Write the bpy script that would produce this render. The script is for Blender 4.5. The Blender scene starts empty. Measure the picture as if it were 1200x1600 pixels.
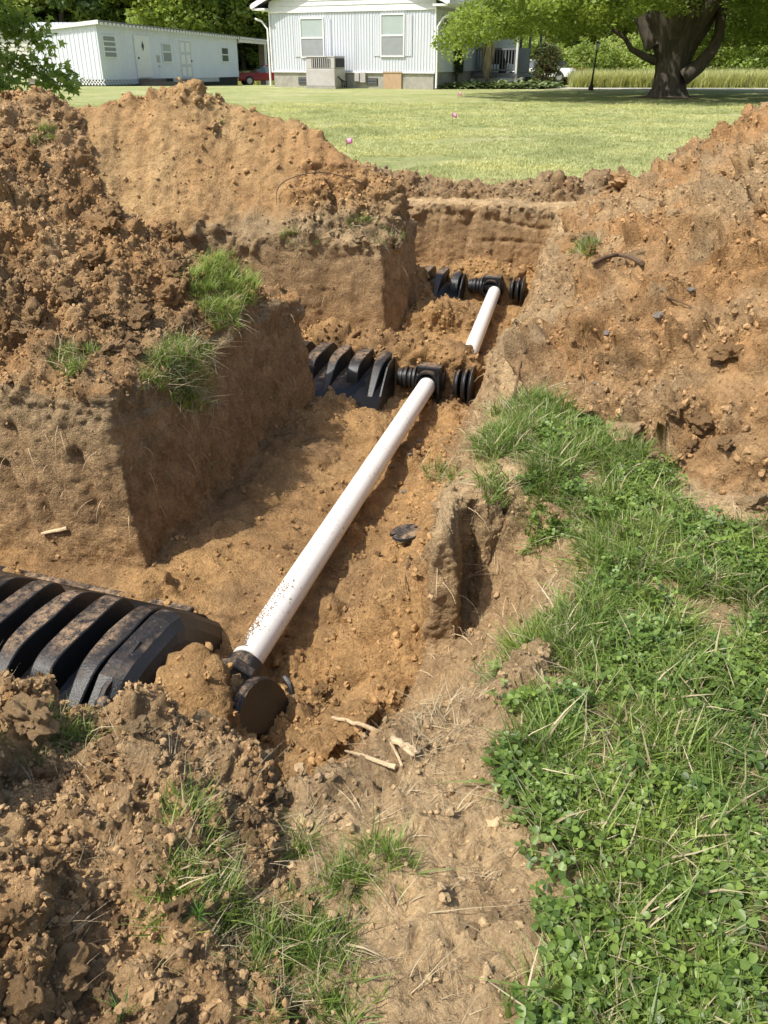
import bpy, bmesh, math, random
import numpy as np
from mathutils import Vector, Matrix
random.seed(7)
RNG = np.random.default_rng(7)
sc = bpy.context.scene
COL = sc.collection
R = math.radians
# ------------------------------------------------------------------ camera, sky, sun
CAMZ, FPX, HOR = 1.25, 1250.0, 90.0
PITCH = math.atan((800 - HOR) / FPX)
CP, SP = math.cos(PITCH), math.sin(PITCH)
cam = bpy.data.cameras.new('camera')
cam.sensor_fit = 'VERTICAL'; cam.sensor_height = 36; cam.lens = 36 * FPX / 1600
cam.clip_start = 0.05; cam.clip_end = 1500
camo = bpy.data.objects.new('camera', cam); COL.objects.link(camo)
camo.location = (0, 0, CAMZ); camo.rotation_euler = (math.pi / 2 - PITCH, 0, 0)
sc.camera = camo
SUN = Vector((-0.50, -0.27, 0.83)).normalized()
elev = math.asin(SUN.z); azim = math.atan2(SUN.x, SUN.y)
w = bpy.data.worlds.new('World'); sc.world = w; w.use_nodes = True
nt = w.node_tree; nt.nodes.clear()
sky = nt.nodes.new('ShaderNodeTexSky'); sky.sky_type = 'NISHITA'; sky.sun_disc = False
sky.sun_elevation = elev; sky.sun_rotation = azim; sky.air_density = 1.2; sky.dust_density = 3.0; sky.ozone_density = 1.0
bg = nt.nodes.new('ShaderNodeBackground'); bg.inputs[1].default_value = 0.14
wo = nt.nodes.new('ShaderNodeOutputWorld')
nt.links.new(sky.outputs[0], bg.inputs[0]); nt.links.new(bg.outputs[0], wo.inputs[0])
sl = bpy.data.lights.new('sun', 'SUN'); sl.energy = 4.2; sl.angle = R(0.55); sl.color = (1.0, 0.95, 0.87)
so = bpy.data.objects.new('sun', sl); COL.objects.link(so)
so.rotation_euler = SUN.to_track_quat('Z', 'Y').to_euler(); so.location = (-20, -10, 30)
sc.view_settings.view_transform = 'Standard'; sc.view_settings.look = 'None'
sc.view_settings.exposure = 0.41; sc.view_settings.gamma = 1.0; sc.view_settings.use_curve_mapping = False
sc.render.engine = 'CYCLES'
sc.cycles.max_bounces = 6; sc.cycles.transparent_max_bounces = 6
sc.cycles.caustics_reflective = False; sc.cycles.caustics_refractive = False

def at(u, v, z):
    "ground point in metres seen at a spot of the picture, on the level z"
    xc = (u - 600) / FPX; yc = (800 - v) / FPX
    d = (z - CAMZ) / (-SP + yc * CP)
    return (xc * d, d * (CP + yc * SP))
def aty(u, v, y):
    xc = (u - 600) / FPX; yc = (800 - v) / FPX
    d = y / (CP + yc * SP)
    return (xc * d, y, CAMZ + d * (-SP + yc * CP))

# ------------------------------------------------------------------ tagging
def tag(o, label=None, cat=None, group=None, kind=None):
    if label: o['label'] = label
    if cat: o['category'] = cat
    if group: o['group'] = group
    if kind: o['kind'] = kind
    return o
def empty(name, loc=(0, 0, 0), rz=0.0):
    o = bpy.data.objects.new(name, None); COL.objects.link(o)
    o.location = loc; o.rotation_euler = (0, 0, rz); o.empty_display_size = .1
    return o
def copy_tree(o, parent=None):
    c = o.copy(); COL.objects.link(c)
    if parent is not None:
        c.parent = parent; c.matrix_parent_inverse = o.matrix_parent_inverse.copy()
    for ch in [k for k in bpy.data.objects if k.parent == o]:
        copy_tree(ch, c)
    return c

# ------------------------------------------------------------------ mesh builder
class MB:
    def __init__(s): s.v = []; s.f = []
    def add(s, vs, fs):
        b = len(s.v); s.v += [tuple(p) for p in vs]; s.f += [tuple(b + i for i in f) for f in fs]
        return s
    def box(s, x0, x1, y0, y1, z0, z1, M=None):
        vs = [Vector(p) for p in ((x0,y0,z0),(x1,y0,z0),(x1,y1,z0),(x0,y1,z0),(x0,y0,z1),(x1,y0,z1),(x1,y1,z1),(x0,y1,z1))]
        if M is not None: vs = [M @ p for p in vs]
        return s.add(vs, [(0,3,2,1),(4,5,6,7),(0,1,5,4),(1,2,6,5),(2,3,7,6),(3,0,4,7)])
    def prism(s, pts, y0, y1, M=None):
        "polygon in x,z extruded along y"
        n = len(pts); vs = [Vector((p[0], y0, p[1])) for p in pts] + [Vector((p[0], y1, p[1])) for p in pts]
        if M is not None: vs = [M @ p for p in vs]
        fs = [tuple(range(n)), tuple(range(2*n-1, n-1, -1))] + [(i, n+i, n+(i+1) % n, (i+1) % n) for i in range(n)]
        return s.add(vs, fs)
    def tube(s, path, rad, seg=8, caps=True):
        path = [Vector(p) for p in path]; n = len(path)
        if not hasattr(rad, '__len__'): rad = [rad] * n
        up = None; rings = []
        for i, p in enumerate(path):
            d = (path[min(i+1, n-1)] - path[max(i-1, 0)]).normalized()
            if up is None:
                up = d.orthogonal().normalized()
            a = (up - d * up.dot(d))
            a = a.normalized() if a.length > 1e-6 else d.orthogonal().normalized()
            up = a; b = d.cross(a)
            rings.append([p + (a * math.cos(t) + b * math.sin(t)) * rad[i] for t in [2*math.pi*k/seg for k in range(seg)]])
        vs = [q for r in rings for q in r]; fs = []
        for i in range(n-1):
            for k in range(seg):
                fs.append((i*seg+k, i*seg+(k+1) % seg, (i+1)*seg+(k+1) % seg, (i+1)*seg+k))
        if caps: fs += [tuple(range(seg-1, -1, -1)), tuple(range((n-1)*seg, n*seg))]
        return s.add(vs, fs)
    def cyl(s, a, b, r, seg=16, r2=None): return s.tube([a, b], [r, r if r2 is None else r2], seg)
    def ball(s, c, r, n=8):
        pts = [(0,0,-1)]; 
        for i in range(1, n):
            t = math.pi*i/n - math.pi/2
            pts.append((math.cos(t), math.sin(t)))
        vs = [Vector(c) + Vector((0,0,-r))]
        for i in range(1, n):
            t = math.pi*i/n - math.pi/2
            for k in range(2*n):
                a = math.pi*k/n
                vs.append(Vector(c) + Vector((math.cos(a)*math.cos(t), math.sin(a)*math.cos(t), math.sin(t))) * r)
        vs.append(Vector(c) + Vector((0,0,r))); m = 2*n; fs = []
        for k in range(m):
            fs.append((0, 1+(k+1) % m, 1+k))
            for i in range(n-2): fs.append((1+i*m+k, 1+i*m+(k+1) % m, 1+(i+1)*m+(k+1) % m, 1+(i+1)*m+k))
            fs.append((1+(n-2)*m+k, 1+(n-2)*m+(k+1) % m, len(vs)-1))
        return s.add(vs, fs)
    def build(s, name, mat, parent=None, smooth=False, bevel=0):
        me = bpy.data.meshes.new(name); me.from_pydata(s.v, [], s.f); me.update()
        if mat: me.materials.append(mat)
        if smooth:
            me.polygons.foreach_set('use_smooth', [True] * len(me.polygons))
            try: me.set_sharp_from_angle(angle=R(40))
            except Exception: pass
        o = bpy.data.objects.new(name, me); COL.objects.link(o)
        if parent is not None: o.parent = parent
        if bevel:
            b = o.modifiers.new('bevel', 'BEVEL'); b.width = bevel; b.segments = 2; b.limit_method = 'ANGLE'
        return o
def mesh_np(name, V, F, mats, smooth=True, link=True, fm=None):
    me = bpy.data.meshes.new(name)
    n = F.shape[1]
    me.vertices.add(len(V)); me.vertices.foreach_set('co', np.asarray(V, np.float32).ravel())
    me.loops.add(F.size); me.loops.foreach_set('vertex_index', np.asarray(F, np.int32).ravel())
    me.polygons.add(len(F)); me.polygons.foreach_set('loop_start', np.arange(0, F.size, n, dtype=np.int32))
    me.polygons.foreach_set('use_smooth', np.full(len(F), smooth))
    if not isinstance(mats, (list, tuple)): mats = [mats]
    for m in mats: me.materials.append(m)
    if fm is not None: me.polygons.foreach_set('material_index', np.asarray(fm, np.int32))
    me.update(calc_edges=True)
    if not link: return me
    o = bpy.data.objects.new(name, me); COL.objects.link(o)
    return o

# ------------------------------------------------------------------ materials
def nodes(name):
    m = bpy.data.materials.new(name); m.use_nodes = True; t = m.node_tree; t.nodes.clear()
    out = t.nodes.new('ShaderNodeOutputMaterial'); b = t.nodes.new('ShaderNodeBsdfPrincipled')
    t.links.new(b.outputs[0], out.inputs[0])
    return m, t, b, out
def N(t, kind, **kw):
    n = t.nodes.new(kind)
    for k, v in kw.items():
        if k.startswith('i_'): n.inputs[k[2:].replace('_', ' ')].default_value = v
        else: setattr(n, k, v)
    return n
def noise(t, scale, detail=6, rough=.6, vec=None, dist=0):
    n = N(t, 'ShaderNodeTexNoise'); n.inputs['Scale'].default_value = scale; n.inputs['Detail'].default_value = detail
    n.inputs['Roughness'].default_value = rough; n.inputs['Distortion'].default_value = dist
    if vec is not None: t.links.new(vec, n.inputs['Vector'])
    return n
def ramp(t, fac, stops):
    r = t.nodes.new('ShaderNodeValToRGB'); el = r.color_ramp.elements
    while len(el) < len(stops): el.new(.5)
    for e, (p, c) in zip(el, stops):
        e.position = p; e.color = (*c, 1) if len(c) == 3 else c
    t.links.new(fac, r.inputs[0]); return r
def mixc(t, fac, a, b, mode='MIX'):
    m = t.nodes.new('ShaderNodeMix'); m.data_type = 'RGBA'; m.blend_type = mode
    for s, x in ((0, fac), (6, a), (7, b)):
        if hasattr(x, 'is_linked') or hasattr(x, 'links'): t.links.new(x, m.inputs[s])
        else: m.inputs[s].default_value = x if s == 0 else (*x, 1)
    return m.outputs[2]
def bump(t, b, h, strength, dist):
    n = t.nodes.new('ShaderNodeBump'); n.inputs['Strength'].default_value = strength; n.inputs['Distance'].default_value = dist
    t.links.new(h, n.inputs['Height']); t.links.new(n.outputs[0], b.inputs['Normal']); return n
def coords(t, space='Object', scale=None):
    c = t.nodes.new('ShaderNodeTexCoord'); o = c.outputs[space]
    if scale:
        m = t.nodes.new('ShaderNodeMapping'); m.inputs['Scale'].default_value = scale; t.links.new(o, m.inputs[0]); o = m.outputs[0]
    return o
def simple(name, col, rough=.6, var=.12, scale=8, bmp=0, metal=0, dirt=None, dirt_amt=.4, stretch=None, spec=.5):
    m, t, b, _ = nodes(name); vec = coords(t, 'Object', stretch)
    n = noise(t, scale, 6, .6, vec)
    lo = tuple(max(0, c*(1-var)) for c in col); hi = tuple(min(1, c*(1+var)) for c in col)
    c = ramp(t, n.outputs[0], [(.3, lo), (.7, hi)]).outputs[0]
    if dirt:
        n2 = noise(t, scale*.35, 8, .7, vec); f = ramp(t, n2.outputs[0], [(.5, (0,0,0)), (.75, (dirt_amt,)*3)])
        c = mixc(t, f.outputs[0], c, dirt)
    t.links.new(c, b.inputs['Base Color']); b.inputs['Roughness'].default_value = rough; b.inputs['Metallic'].default_value = metal
    b.inputs['Specular IOR Level'].default_value = spec
    if bmp: bump(t, b, noise(t, scale*4, 4, .6, vec).outputs[0], bmp, .01)
    return m
def leafmat(name, dark, light, trans=.35, rough=.5):
    m, t, b, out = nodes(name)
    g = t.nodes.new('ShaderNodeNewGeometry'); oi = t.nodes.new('ShaderNodeObjectInfo')
    ad = N(t, 'ShaderNodeMath', operation='ADD'); t.links.new(g.outputs['Random Per Island'], ad.inputs[0]); 
    mu = N(t, 'ShaderNodeMath', operation='MULTIPLY'); mu.inputs[1].default_value = .35
    t.links.new(oi.outputs['Random'], mu.inputs[0]); t.links.new(mu.outputs[0], ad.inputs[1])
    mid = tuple((a+b_)/2 for a, b_ in zip(dark, light))
    c = ramp(t, ad.outputs[0], [(.0, dark), (.6, mid), (1.0, light)]).outputs[0]
    if name in ('grass_blade', 'clover_leaf', 'grass_blade_light', 'lawn_blade'):
        pn = noise(t, 3.2 if name != 'lawn_blade' else .5, 4, .6, oi.outputs['Location']); c = mixc(t, 1.0, c, ramp(t, pn.outputs[0], [(.32, (.62,.66,.6)), (.5, (1,1,1)), (.68, (1.35,1.22,1.1))]).outputs[0], 'MULTIPLY')
    t.links.new(c, b.inputs['Base Color']); b.inputs['Roughness'].default_value = rough
    tr = t.nodes.new('ShaderNodeBsdfTranslucent'); 
    c2 = mixc(t, .5, c, (light[0]*1.3, light[1]*1.25, light[2]*.6)); t.links.new(c2, tr.inputs[0])
    mx = t.nodes.new('ShaderNodeMixShader'); mx.inputs[0].default_value = trans
    t.links.new(b.outputs[0], mx.inputs[1]); t.links.new(tr.outputs[0], mx.inputs[2]); t.links.new(mx.outputs[0], out.inputs[0])
    return m
def soil_mat():
    m, t, b, _ = nodes('soil')
    a = t.nodes.new('ShaderNodeAttribute'); a.attribute_name = 'soil'
    vec = coords(t, 'Object')
    n1 = noise(t, 9, 8, .7, vec); n2 = noise(t, 70, 6, .7, vec); n3 = noise(t, 420, 3, .7, vec)
    c = mixc(t, 1.0, a.outputs['Color'], ramp(t, n1.outputs[0], [(.3, (.70,.66,.62)), (.5, (1,1,1)), (.72, (1.22,1.2,1.16))]).outputs[0], 'MULTIPLY')
    c = mixc(t, 1.0, c, ramp(t, n2.outputs[0], [(.28, (.66,.63,.60)), (.5, (1,1,1)), (.72, (1.3,1.3,1.3))]).outputs[0], 'MULTIPLY')
    c = mixc(t, .8, c, ramp(t, n3.outputs[0], [(.3, (.75,.73,.7)), (.7, (1.25,1.25,1.25))]).outputs[0], 'MULTIPLY')
    t.links.new(c, b.inputs['Base Color']); b.inputs['Roughness'].default_value = .95
    b.inputs['Specular IOR Level'].default_value = .15
    v = t.nodes.new('ShaderNodeTexVoronoi'); v.inputs['Scale'].default_value = 110; t.links.new(vec, v.inputs['Vector'])
    s1 = N(t, 'ShaderNodeMath', operation='MULTIPLY_ADD'); t.links.new(n2.outputs[0], s1.inputs[0]); s1.inputs[1].default_value = 1.6
    iv = N(t, 'ShaderNodeMath', operation='MULTIPLY'); t.links.new(v.outputs['Distance'], iv.inputs[0]); iv.inputs[1].default_value = -.5
    t.links.new(iv.outputs[0], s1.inputs[2])
    s2 = N(t, 'ShaderNodeMath', operation='MULTIPLY_ADD'); t.links.new(n3.outputs[0], s2.inputs[0]); s2.inputs[1].default_value = .5; t.links.new(s1.outputs[0], s2.inputs[2])
    g = t.nodes.new('ShaderNodeNewGeometry'); sx = t.nodes.new('ShaderNodeSeparateXYZ'); t.links.new(g.outputs['True Normal'], sx.inputs[0])
    ab = N(t, 'ShaderNodeMath', operation='ABSOLUTE'); t.links.new(sx.outputs[2], ab.inputs[0])
    stp = ramp(t, ab.outputs[0], [(.25, (1,1,1)), (.6, (0,0,0))]); sn = noise(t, 1, 7, .75, coords(t, 'Object', (48, 48, 7)))
    ms = N(t, 'ShaderNodeMath', operation='MULTIPLY'); t.links.new(stp.outputs[0], ms.inputs[0]); t.links.new(sn.outputs[0], ms.inputs[1])
    s3 = N(t, 'ShaderNodeMath', operation='MULTIPLY_ADD'); t.links.new(ms.outputs[0], s3.inputs[0]); s3.inputs[1].default_value = 2.2; t.links.new(s2.outputs[0], s3.inputs[2])
    bump(t, b, s3.outputs[0], .95, .012)
    return m
M = {}
M['soil'] = soil_mat()
def clod_mat(name, col):
    m, t, b, _ = nodes(name); vec = coords(t, 'Object'); oi = t.nodes.new('ShaderNodeObjectInfo')
    f = oi.outputs['Color'] if name != 'stone' else ramp(t, oi.outputs['Random'], [(0, col), (1, tuple(c*1.2 for c in col))]).outputs[0]
    n2 = noise(t, 3.5, 10, .8, vec)
    c = mixc(t, 1.0, f, ramp(t, n2.outputs[0], [(.25, (.6,.57,.54)), (.5, (1,1,1)), (.75, (1.35,1.33,1.3))]).outputs[0], 'MULTIPLY')
    t.links.new(c, b.inputs['Base Color']); b.inputs['Roughness'].default_value = .95; b.inputs['Specular IOR Level'].default_value = .15
    bump(t, b, noise(t, 7, 10, .8, vec).outputs[0], 1.0, .035)
    return m
TAN, ORG, BRN, GRY = (.44,.315,.175), (.40,.238,.108), (.245,.150,.074), (.335,.248,.145)
M['clod_orange'] = clod_mat('clod_orange', (.38,.23,.115)); M['clod_tan'] = clod_mat('clod_tan', (.37,.26,.16)); M['clod_brown'] = clod_mat('clod_brown', (.27,.165,.09))
M['stone'] = clod_mat('stone', (.42,.38,.33))
def crumb_mat():
    m, t, b, _ = nodes('crumb'); vec = coords(t, 'Object')
    a = t.nodes.new('ShaderNodeAttribute'); a.attribute_type = 'INSTANCER'; a.attribute_name = 'tint'
    n2 = noise(t, 1.6, 6, .75, vec)
    c = mixc(t, 1.0, a.outputs['Vector'], ramp(t, n2.outputs[0], [(.25, (.72,.7,.68)), (.5, (1,1,1)), (.75, (1.25,1.24,1.22))]).outputs[0], 'MULTIPLY')
    t.links.new(c, b.inputs['Base Color']); b.inputs['Roughness'].default_value = .95; b.inputs['Specular IOR Level'].default_value = .1
    bump(t, b, noise(t, 3.5, 6, .75, vec).outputs[0], .5, .02)
    return m
M['crumb'] = crumb_mat()

# ------------------------------------------------------------------ noise in numpy
def _h(i, j, k, s):
    x = (i * 374761393 + j * 668265263 + k * 2147483647 + s * 1274126177) & 0xFFFFFFFF
    x = ((x ^ (x >> 13)) * 1274126177) & 0xFFFFFFFF
    x = ((x ^ (x >> 16)) * 2246822519) & 0xFFFFFFFF
    return ((x ^ (x >> 15)) & 0xFFFFFF) / float(0xFFFFFF)
def vnoise(p, s=0):
    p = np.asarray(p, float); i = np.floor(p).astype(np.int64); f = p - i; f = f*f*f*(f*(f*6-15)+10)
    r = 0
    for a in (0, 1):
        wa = f[:,0] if a else 1-f[:,0]
        for b in (0, 1):
            wb = f[:,1] if b else 1-f[:,1]
            for c in (0, 1):
                wc = f[:,2] if c else 1-f[:,2]
                r = r + wa*wb*wc*_h(i[:,0]+a, i[:,1]+b, i[:,2]+c, s)
    return r*2-1
def fbm(p, o=4, s=0, g=.5):
    r = 0; a = 1; p = np.asarray(p, float)
    for k in range(o):
        r = r + a*vnoise(p, s+k*17); p = p*2.03+11.7; a *= g
    return r
def worley(p, s=0):
    "distance to nearest point and a random number of its cell"
    p = np.asarray(p, float); i = np.floor(p).astype(np.int64)
    best = np.full(len(p), 9.0); rid = np.zeros(len(p)); sec = np.full(len(p), 9.0)
    for a in (-1, 0, 1):
        for b in (-1, 0, 1):
            for c in (-1, 0, 1):
                ii = i[:,0]+a; jj = i[:,1]+b; kk = i[:,2]+c
                d = np.sqrt((ii+_h(ii,jj,kk,s+1)-p[:,0])**2+(jj+_h(ii,jj,kk,s+2)-p[:,1])**2+(kk+_h(ii,jj,kk,s+3)-p[:,2])**2)
                m = d < best
                sec = np.where(m, best, np.minimum(sec, d)); rid = np.where(m, _h(ii,jj,kk,s+4), rid); best = np.minimum(best, d)
    return best, rid, sec
def clods(p, scale, s=0, fill=.7):
    "rounded lumps of about the given size"
    wv = np.stack([fbm(p/scale*1.3, 2, s+50), fbm(p/scale*1.3+7, 2, s+60), fbm(p/scale*1.3+13, 2, s+70)], 1)*.28
    d, r, sec = worley(p/scale+wv, s)
    ang = np.clip((sec-d)/.30, 0, 1)**.55; ht = .35+.65*_h((r*1e6).astype(np.int64), 3, 5, s)
    lump = np.sqrt(np.clip(1-(d/.80)**2, 0, 1))*.55+.45*(d < .8)
    return lump*ang*np.clip((r-(1-fill))/.25, 0, 1)*ht*scale*.45
def sstep(a, b, x):
    t = np.clip((x-a)/(b-a), 0, 1); return t*t*(3-2*t)
def seg(px, py, a, b):
    ax, ay = a[0], a[1]; dx, dy = b[0]-ax, b[1]-ay
    t = np.clip(((px-ax)*dx+(py-ay)*dy)/(dx*dx+dy*dy+1e-9), 0, 1)
    return np.hypot(px-ax-t*dx, py-ay-t*dy), t
def polydist(px, py, poly):
    "signed distance, negative inside"
    d = np.full(px.shape, 1e9); ins = np.zeros(px.shape, bool); n = len(poly)
    for i in range(n):
        a = poly[i]; b = poly[(i+1) % n]
        dd, _ = seg(px, py, a, b); d = np.minimum(d, dd)
        c = ((a[1] > py) != (b[1] > py)) & (px < (b[0]-a[0])*(py-a[1])/((b[1]-a[1]) or 1e-12)+a[0])
        ins ^= c
    return np.where(ins, -d, d)
def ridge(px, py, pts, slope):
    h = np.full(px.shape, -9.0)
    for a, b in zip(pts, pts[1:]):
        d, t = seg(px, py, a, b)
        s = slope if not callable(slope) else slope(px, py)
        h = np.maximum(h, a[2]+(b[2]-a[2])*t - s*np.sqrt(d*d+.06**2)+s*.06)
    return h

# ------------------------------------------------------------------ the dug ground
FLOOR = -.65
TRENCH = [(-4.4,3.55),(-1.68,2.97),(-1.01,2.80),(-.83,3.4),(-.63,4.12),(-.37,4.60),(-1.35,4.9),(-1.35,6.15),(-.5,6.10),(0.0,6.02),(.2,6.3),(.30,6.95),
          (-.15,7.15),(-.15,8.5),(.5,8.48),(1.6,8.2),(1.30,7.2),(1.02,6.2),(.80,5.4),(.55,4.6),(.36,3.8),(.26,3.1),(.20,2.75),(.175,2.37),(.13,2.05),(.06,1.90),(-.02,1.76),(-.14,1.66),(-.28,1.53),(-.45,1.43),(-.62,1.42),(-.9,1.53),(-1.4,1.77),(-4.4,2.6)]
SLOT = [at(712,905,-.5), at(727,940,-.5), at(772,872,-.45), at(762,812,-.4), at(738,815,-.4), at(728,850,-.45)]
def Yp(l): return [aty(*p) for p in l]
RB = Yp([(104,162,6.9),(128,162,6.9),(160,152,6.9),(200,134,7.0),(255,130,7.0),(300,132,7.0),(345,150,7.0),(400,170,6.95),(450,195,6.9),(490,222,6.8),(530,262,6.7),(600,312,6.6),(655,352,6.55)])
RC = [(-3.9,6.9,1.0)] + Yp([(0,136,6.75),(48,130,6.75),(84,146,6.8)])
RA = [(-3.4,4.5,1.25),(-2.4,4.4,1.12)] + Yp([(0,190,4.4),(30,212,4.35),(66,236,4.3)]) 
RA2 = Yp([(66,250,4.3),(78,300,4.25),(92,306,4.2),(133,325,4.2),(167,338,4.2),(197,368,4.15),(215,402,4.1),(300,440,4.1),(360,470,4.1),(430,495,4.2)])
RA = [(a, b, c-.13) for a, b, c in RA]; RA2 = [(a, b, c-.10) for a, b, c in RA2]; RB = [(a, b, c-.05+.16*max(0, min(1, (a+1.0)/.6))) for a, b, c in RB]; RC = [(a, b, c-.06) for a, b, c in RC]
RF = [(-1.7,1.20,.26),(-1.2,1.10,.12),(-.8,.98,.05),(-.45,.90,.03),(-.2,.85,.0)]
RF2 = [(-1.6,.9,.35),(-.9,.8,.22),(-.50,.62,.12)]
RBK = [(-.7,9.1,.26),(.2,8.95,.18),(.9,8.8,.08),(1.5,8.72,.17),(2.0,8.7,.15),(2.6,8.9,.12)]
RHBASE = [(2.9,8.9),(2.0,8.0),(1.62,7.2),(1.36,6.2),(1.10,5.4),(.84,4.6),(.66,3.8),(.63,3.25),(.88,2.79),(1.02,2.47),(1.19,2.05),(1.6,1.6),(4.4,.6),(4.4,8.9)]
def top_fields(x, y):
    z0 = 0*x; q = np.stack([x, y, z0], 1)
    base = .012*fbm(q*2.2, 3, 3)
    A0 = .10+.09*np.clip((-x-1.0), 0, 1.2) - .9*np.clip(polydist(x, y, [(-4.6,3.3),(-1.6,2.9),(-.9,2.75),(-.2,4.6),(-.3,4.85),(-4.6,5.3)]), 0, 9)

    A = np.maximum(ridge(x, y, RA, lambda a, b: np.where(b > 4.4, 1.1, .64)+.0*a), ridge(x, y, RA2, lambda a, b: np.where(b > 4.25, 1.2, np.where(a < -1.6, .62, .5))))
    A = np.maximum(A, A0)
    B = ridge(x, y, RB, lambda a, b: np.where(b < 7.0, 1.16, 1.0)+0*a)
    C = ridge(x, y, RC, lambda a, b: 1.1+0*a)
    dRH = -polydist(x, y, RHBASE)
    rid = 2.75-.05*(y-5)
    RH = .63*dRH
    RH = np.minimum(RH, 1.25-.75*np.clip(x-rid, 0, 9)); RH = np.minimum(RH, .16*(y-1.2)+.62)
    RH = np.where(dRH < 0, 1.0*dRH, RH)
    F = np.maximum(ridge(x, y, RF, .42), ridge(x, y, RF2, .35))
    K = ridge(x, y, RBK, .75)
    lip = .10-.9*np.clip(polydist(x, y, [(-3.2,5.8),(.35,5.8),(.45,7.2),(-3.2,7.2)]), 0, 9)
    B = np.maximum(B, lip)
    return np.stack([base, A, B, C, RH, F, K], 0)
def height(x, y):
    shp = x.shape; x = x.ravel(); y = y.ravel(); q = np.stack([x, y, 0*x], 1)
    T = top_fields(x, y)
    big = .035*fbm(q*3.1, 3, 21)
    T[1:] += big
    T[4] += .05*fbm(q*1.7, 2, 33)
    lab = np.argmax(T, 0); top = T.max(0)
    sd = polydist(x, y, TRENCH)+.018*fbm(q*5, 3, 40)
    right = (x > .0+.12*(y-2)) & (y > 1.2)
    k = np.full(x.shape, 8.0)
    k = np.where(right, np.interp(y, [1.5,2.2,2.5,2.85,3.2,4.5,6,8], [1.35,1.9,3.6,3.0,2.2,1.9,2.6,4.]), k)
    k = np.where((y < 2.1) & (x > -.22), 1.45, k); k = np.where((x <= -.2) & (y < 1.9), np.interp(x, [-.50,-.22], [5.5, 1.5]), k)
    k = np.where(y > 8.0, 9, k)
    fl = FLOOR+.015*fbm(q*3, 3, 60)
    # floor rises: right side of the main trench, spoil behind each joint, ramps by the blocks
    fl = fl+.20*sstep(-.16, .14, x-(.26*(y-2.1)-.47+.36))*sstep(1.6, 2.3, y)*(1-sstep(3.8, 4.6, y))
    def blob(cx, cy, rx, ry, hh, rot=-.28, pw=.7):
        c, s = math.cos(rot), math.sin(rot); a = ((x-cx)*c+(y-cy)*s)/rx; b = (-(x-cx)*s+(y-cy)*c)/ry
        return hh*np.clip(1-(a*a+b*b), 0, 1)**pw
    fl = fl+blob(*at(520,640,-.55), .42, .30, .10)+blob(*at(470,690,-.6), .25, .35, .07)+blob(*at(690,500,-.6), .45, .22, .20, .3)+blob(*at(640,470,-.6), .25, .5, .22)
    fl = np.maximum(fl, FLOOR+blob(.26, 4.955, .40, .135, .33, -.28, .4)-.02)       # spoil heaped behind the middle joint
    fl = np.maximum(fl, FLOOR+blob(.49, 5.02, .18, .13, .18, -.28, .5)-.02)
    fl = np.maximum(fl, FLOOR+blob(-.02, 5.13, .30, .13, .33, -.28, .5)-.02)
    fl = fl-blob(-.2, 4.62, .45, .22, .03, -.28)
    fl = np.maximum(fl, FLOOR+blob(-.35, 5.35, .5, .14, .30)-.02)
    fl = np.maximum(fl, FLOOR+blob(.90, 7.25, .40, .14, .35, -.28, .4)-.02)
    fl = np.maximum(fl, FLOOR+blob(-.57, 1.77, .18, .20, .32, -.3)-.03)                    # spoil on the near end cap
    fl = np.maximum(fl, FLOOR+blob(-.53, 1.65, .13, .12, .25, .2)-.03)
    fl = fl+blob(-.12, 1.74, .28, .2, .10)
    w_ = k*np.clip(sd, 0, 99)
    step = top-fl
    h = fl+np.where(w_ < step*.8, w_, step-.2*step*np.exp(-(w_-.8*step)/(.2*np.maximum(step, .01))))
    # pillar and slot in the right bank
    nz_ = .02*fbm(q*9, 2, 8)
    cut = polydist(x, y, [(.10,2.13),(.27,2.13),(.23,2.03),(.15,1.98)]); h = np.minimum(h, -.46+1.15*np.clip(cut, 0, 9)+nz_)
    pin = -polydist(x, y, [(.165,2.125),(.245,2.12),(.31,2.24),(.40,2.45),(.21,2.46)])+.3*nz_
    h = np.where(pin > -.035, np.maximum(h, np.minimum(-.03+nz_, -.50+15*(pin+.035))), h)
    ss = polydist(x, y, [(.240,2.06),(.282,2.06),(.315,2.25),(.305,2.33),(.280,2.31)])
    h = np.minimum(h, np.where(ss < .06, -.46+.3*np.clip(y-2.1,0,.3)+9*np.clip(ss, 0, 1), 9))
    onwall = (sd > -.02) & (h < top-.03)
    label = np.where(sd < .0, 10, np.where(onwall, 11, lab))
    return h.reshape(shp), label.reshape(shp), top.reshape(shp), sd.reshape(shp)
HX = np.arange(-4.5, 4.5, .02); HY = np.arange(.1, 10.2, .02)
HG, HL, HT, HS = height(*[g.copy() for g in np.meshgrid(HX, HY)])
def hz(x, y):
    i = np.clip((np.asarray(x)-HX[0])/.02, 0, len(HX)-1.001); j = np.clip((np.asarray(y)-HY[0])/.02, 0, len(HY)-1.001)
    a = i.astype(int); b = j.astype(int); fi = i-a; fj = j-b
    return HG[b,a]*(1-fi)*(1-fj)+HG[b,a+1]*fi*(1-fj)+HG[b+1,a]*(1-fi)*fj+HG[b+1,a+1]*fi*fj
def hit(u, v):
    "first point of the dug ground seen at a spot of the picture"
    xc = (u-600)/FPX; yc = (800-v)/FPX
    d = np.arange(.8, 11, .01); x = xc*d; y = d*(CP+yc*SP); z = CAMZ+d*(-SP+yc*CP)
    hh = hz(x, y); k = np.argmax(z < hh)
    return float(x[k]), float(y[k]), float(hh[k])

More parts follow.
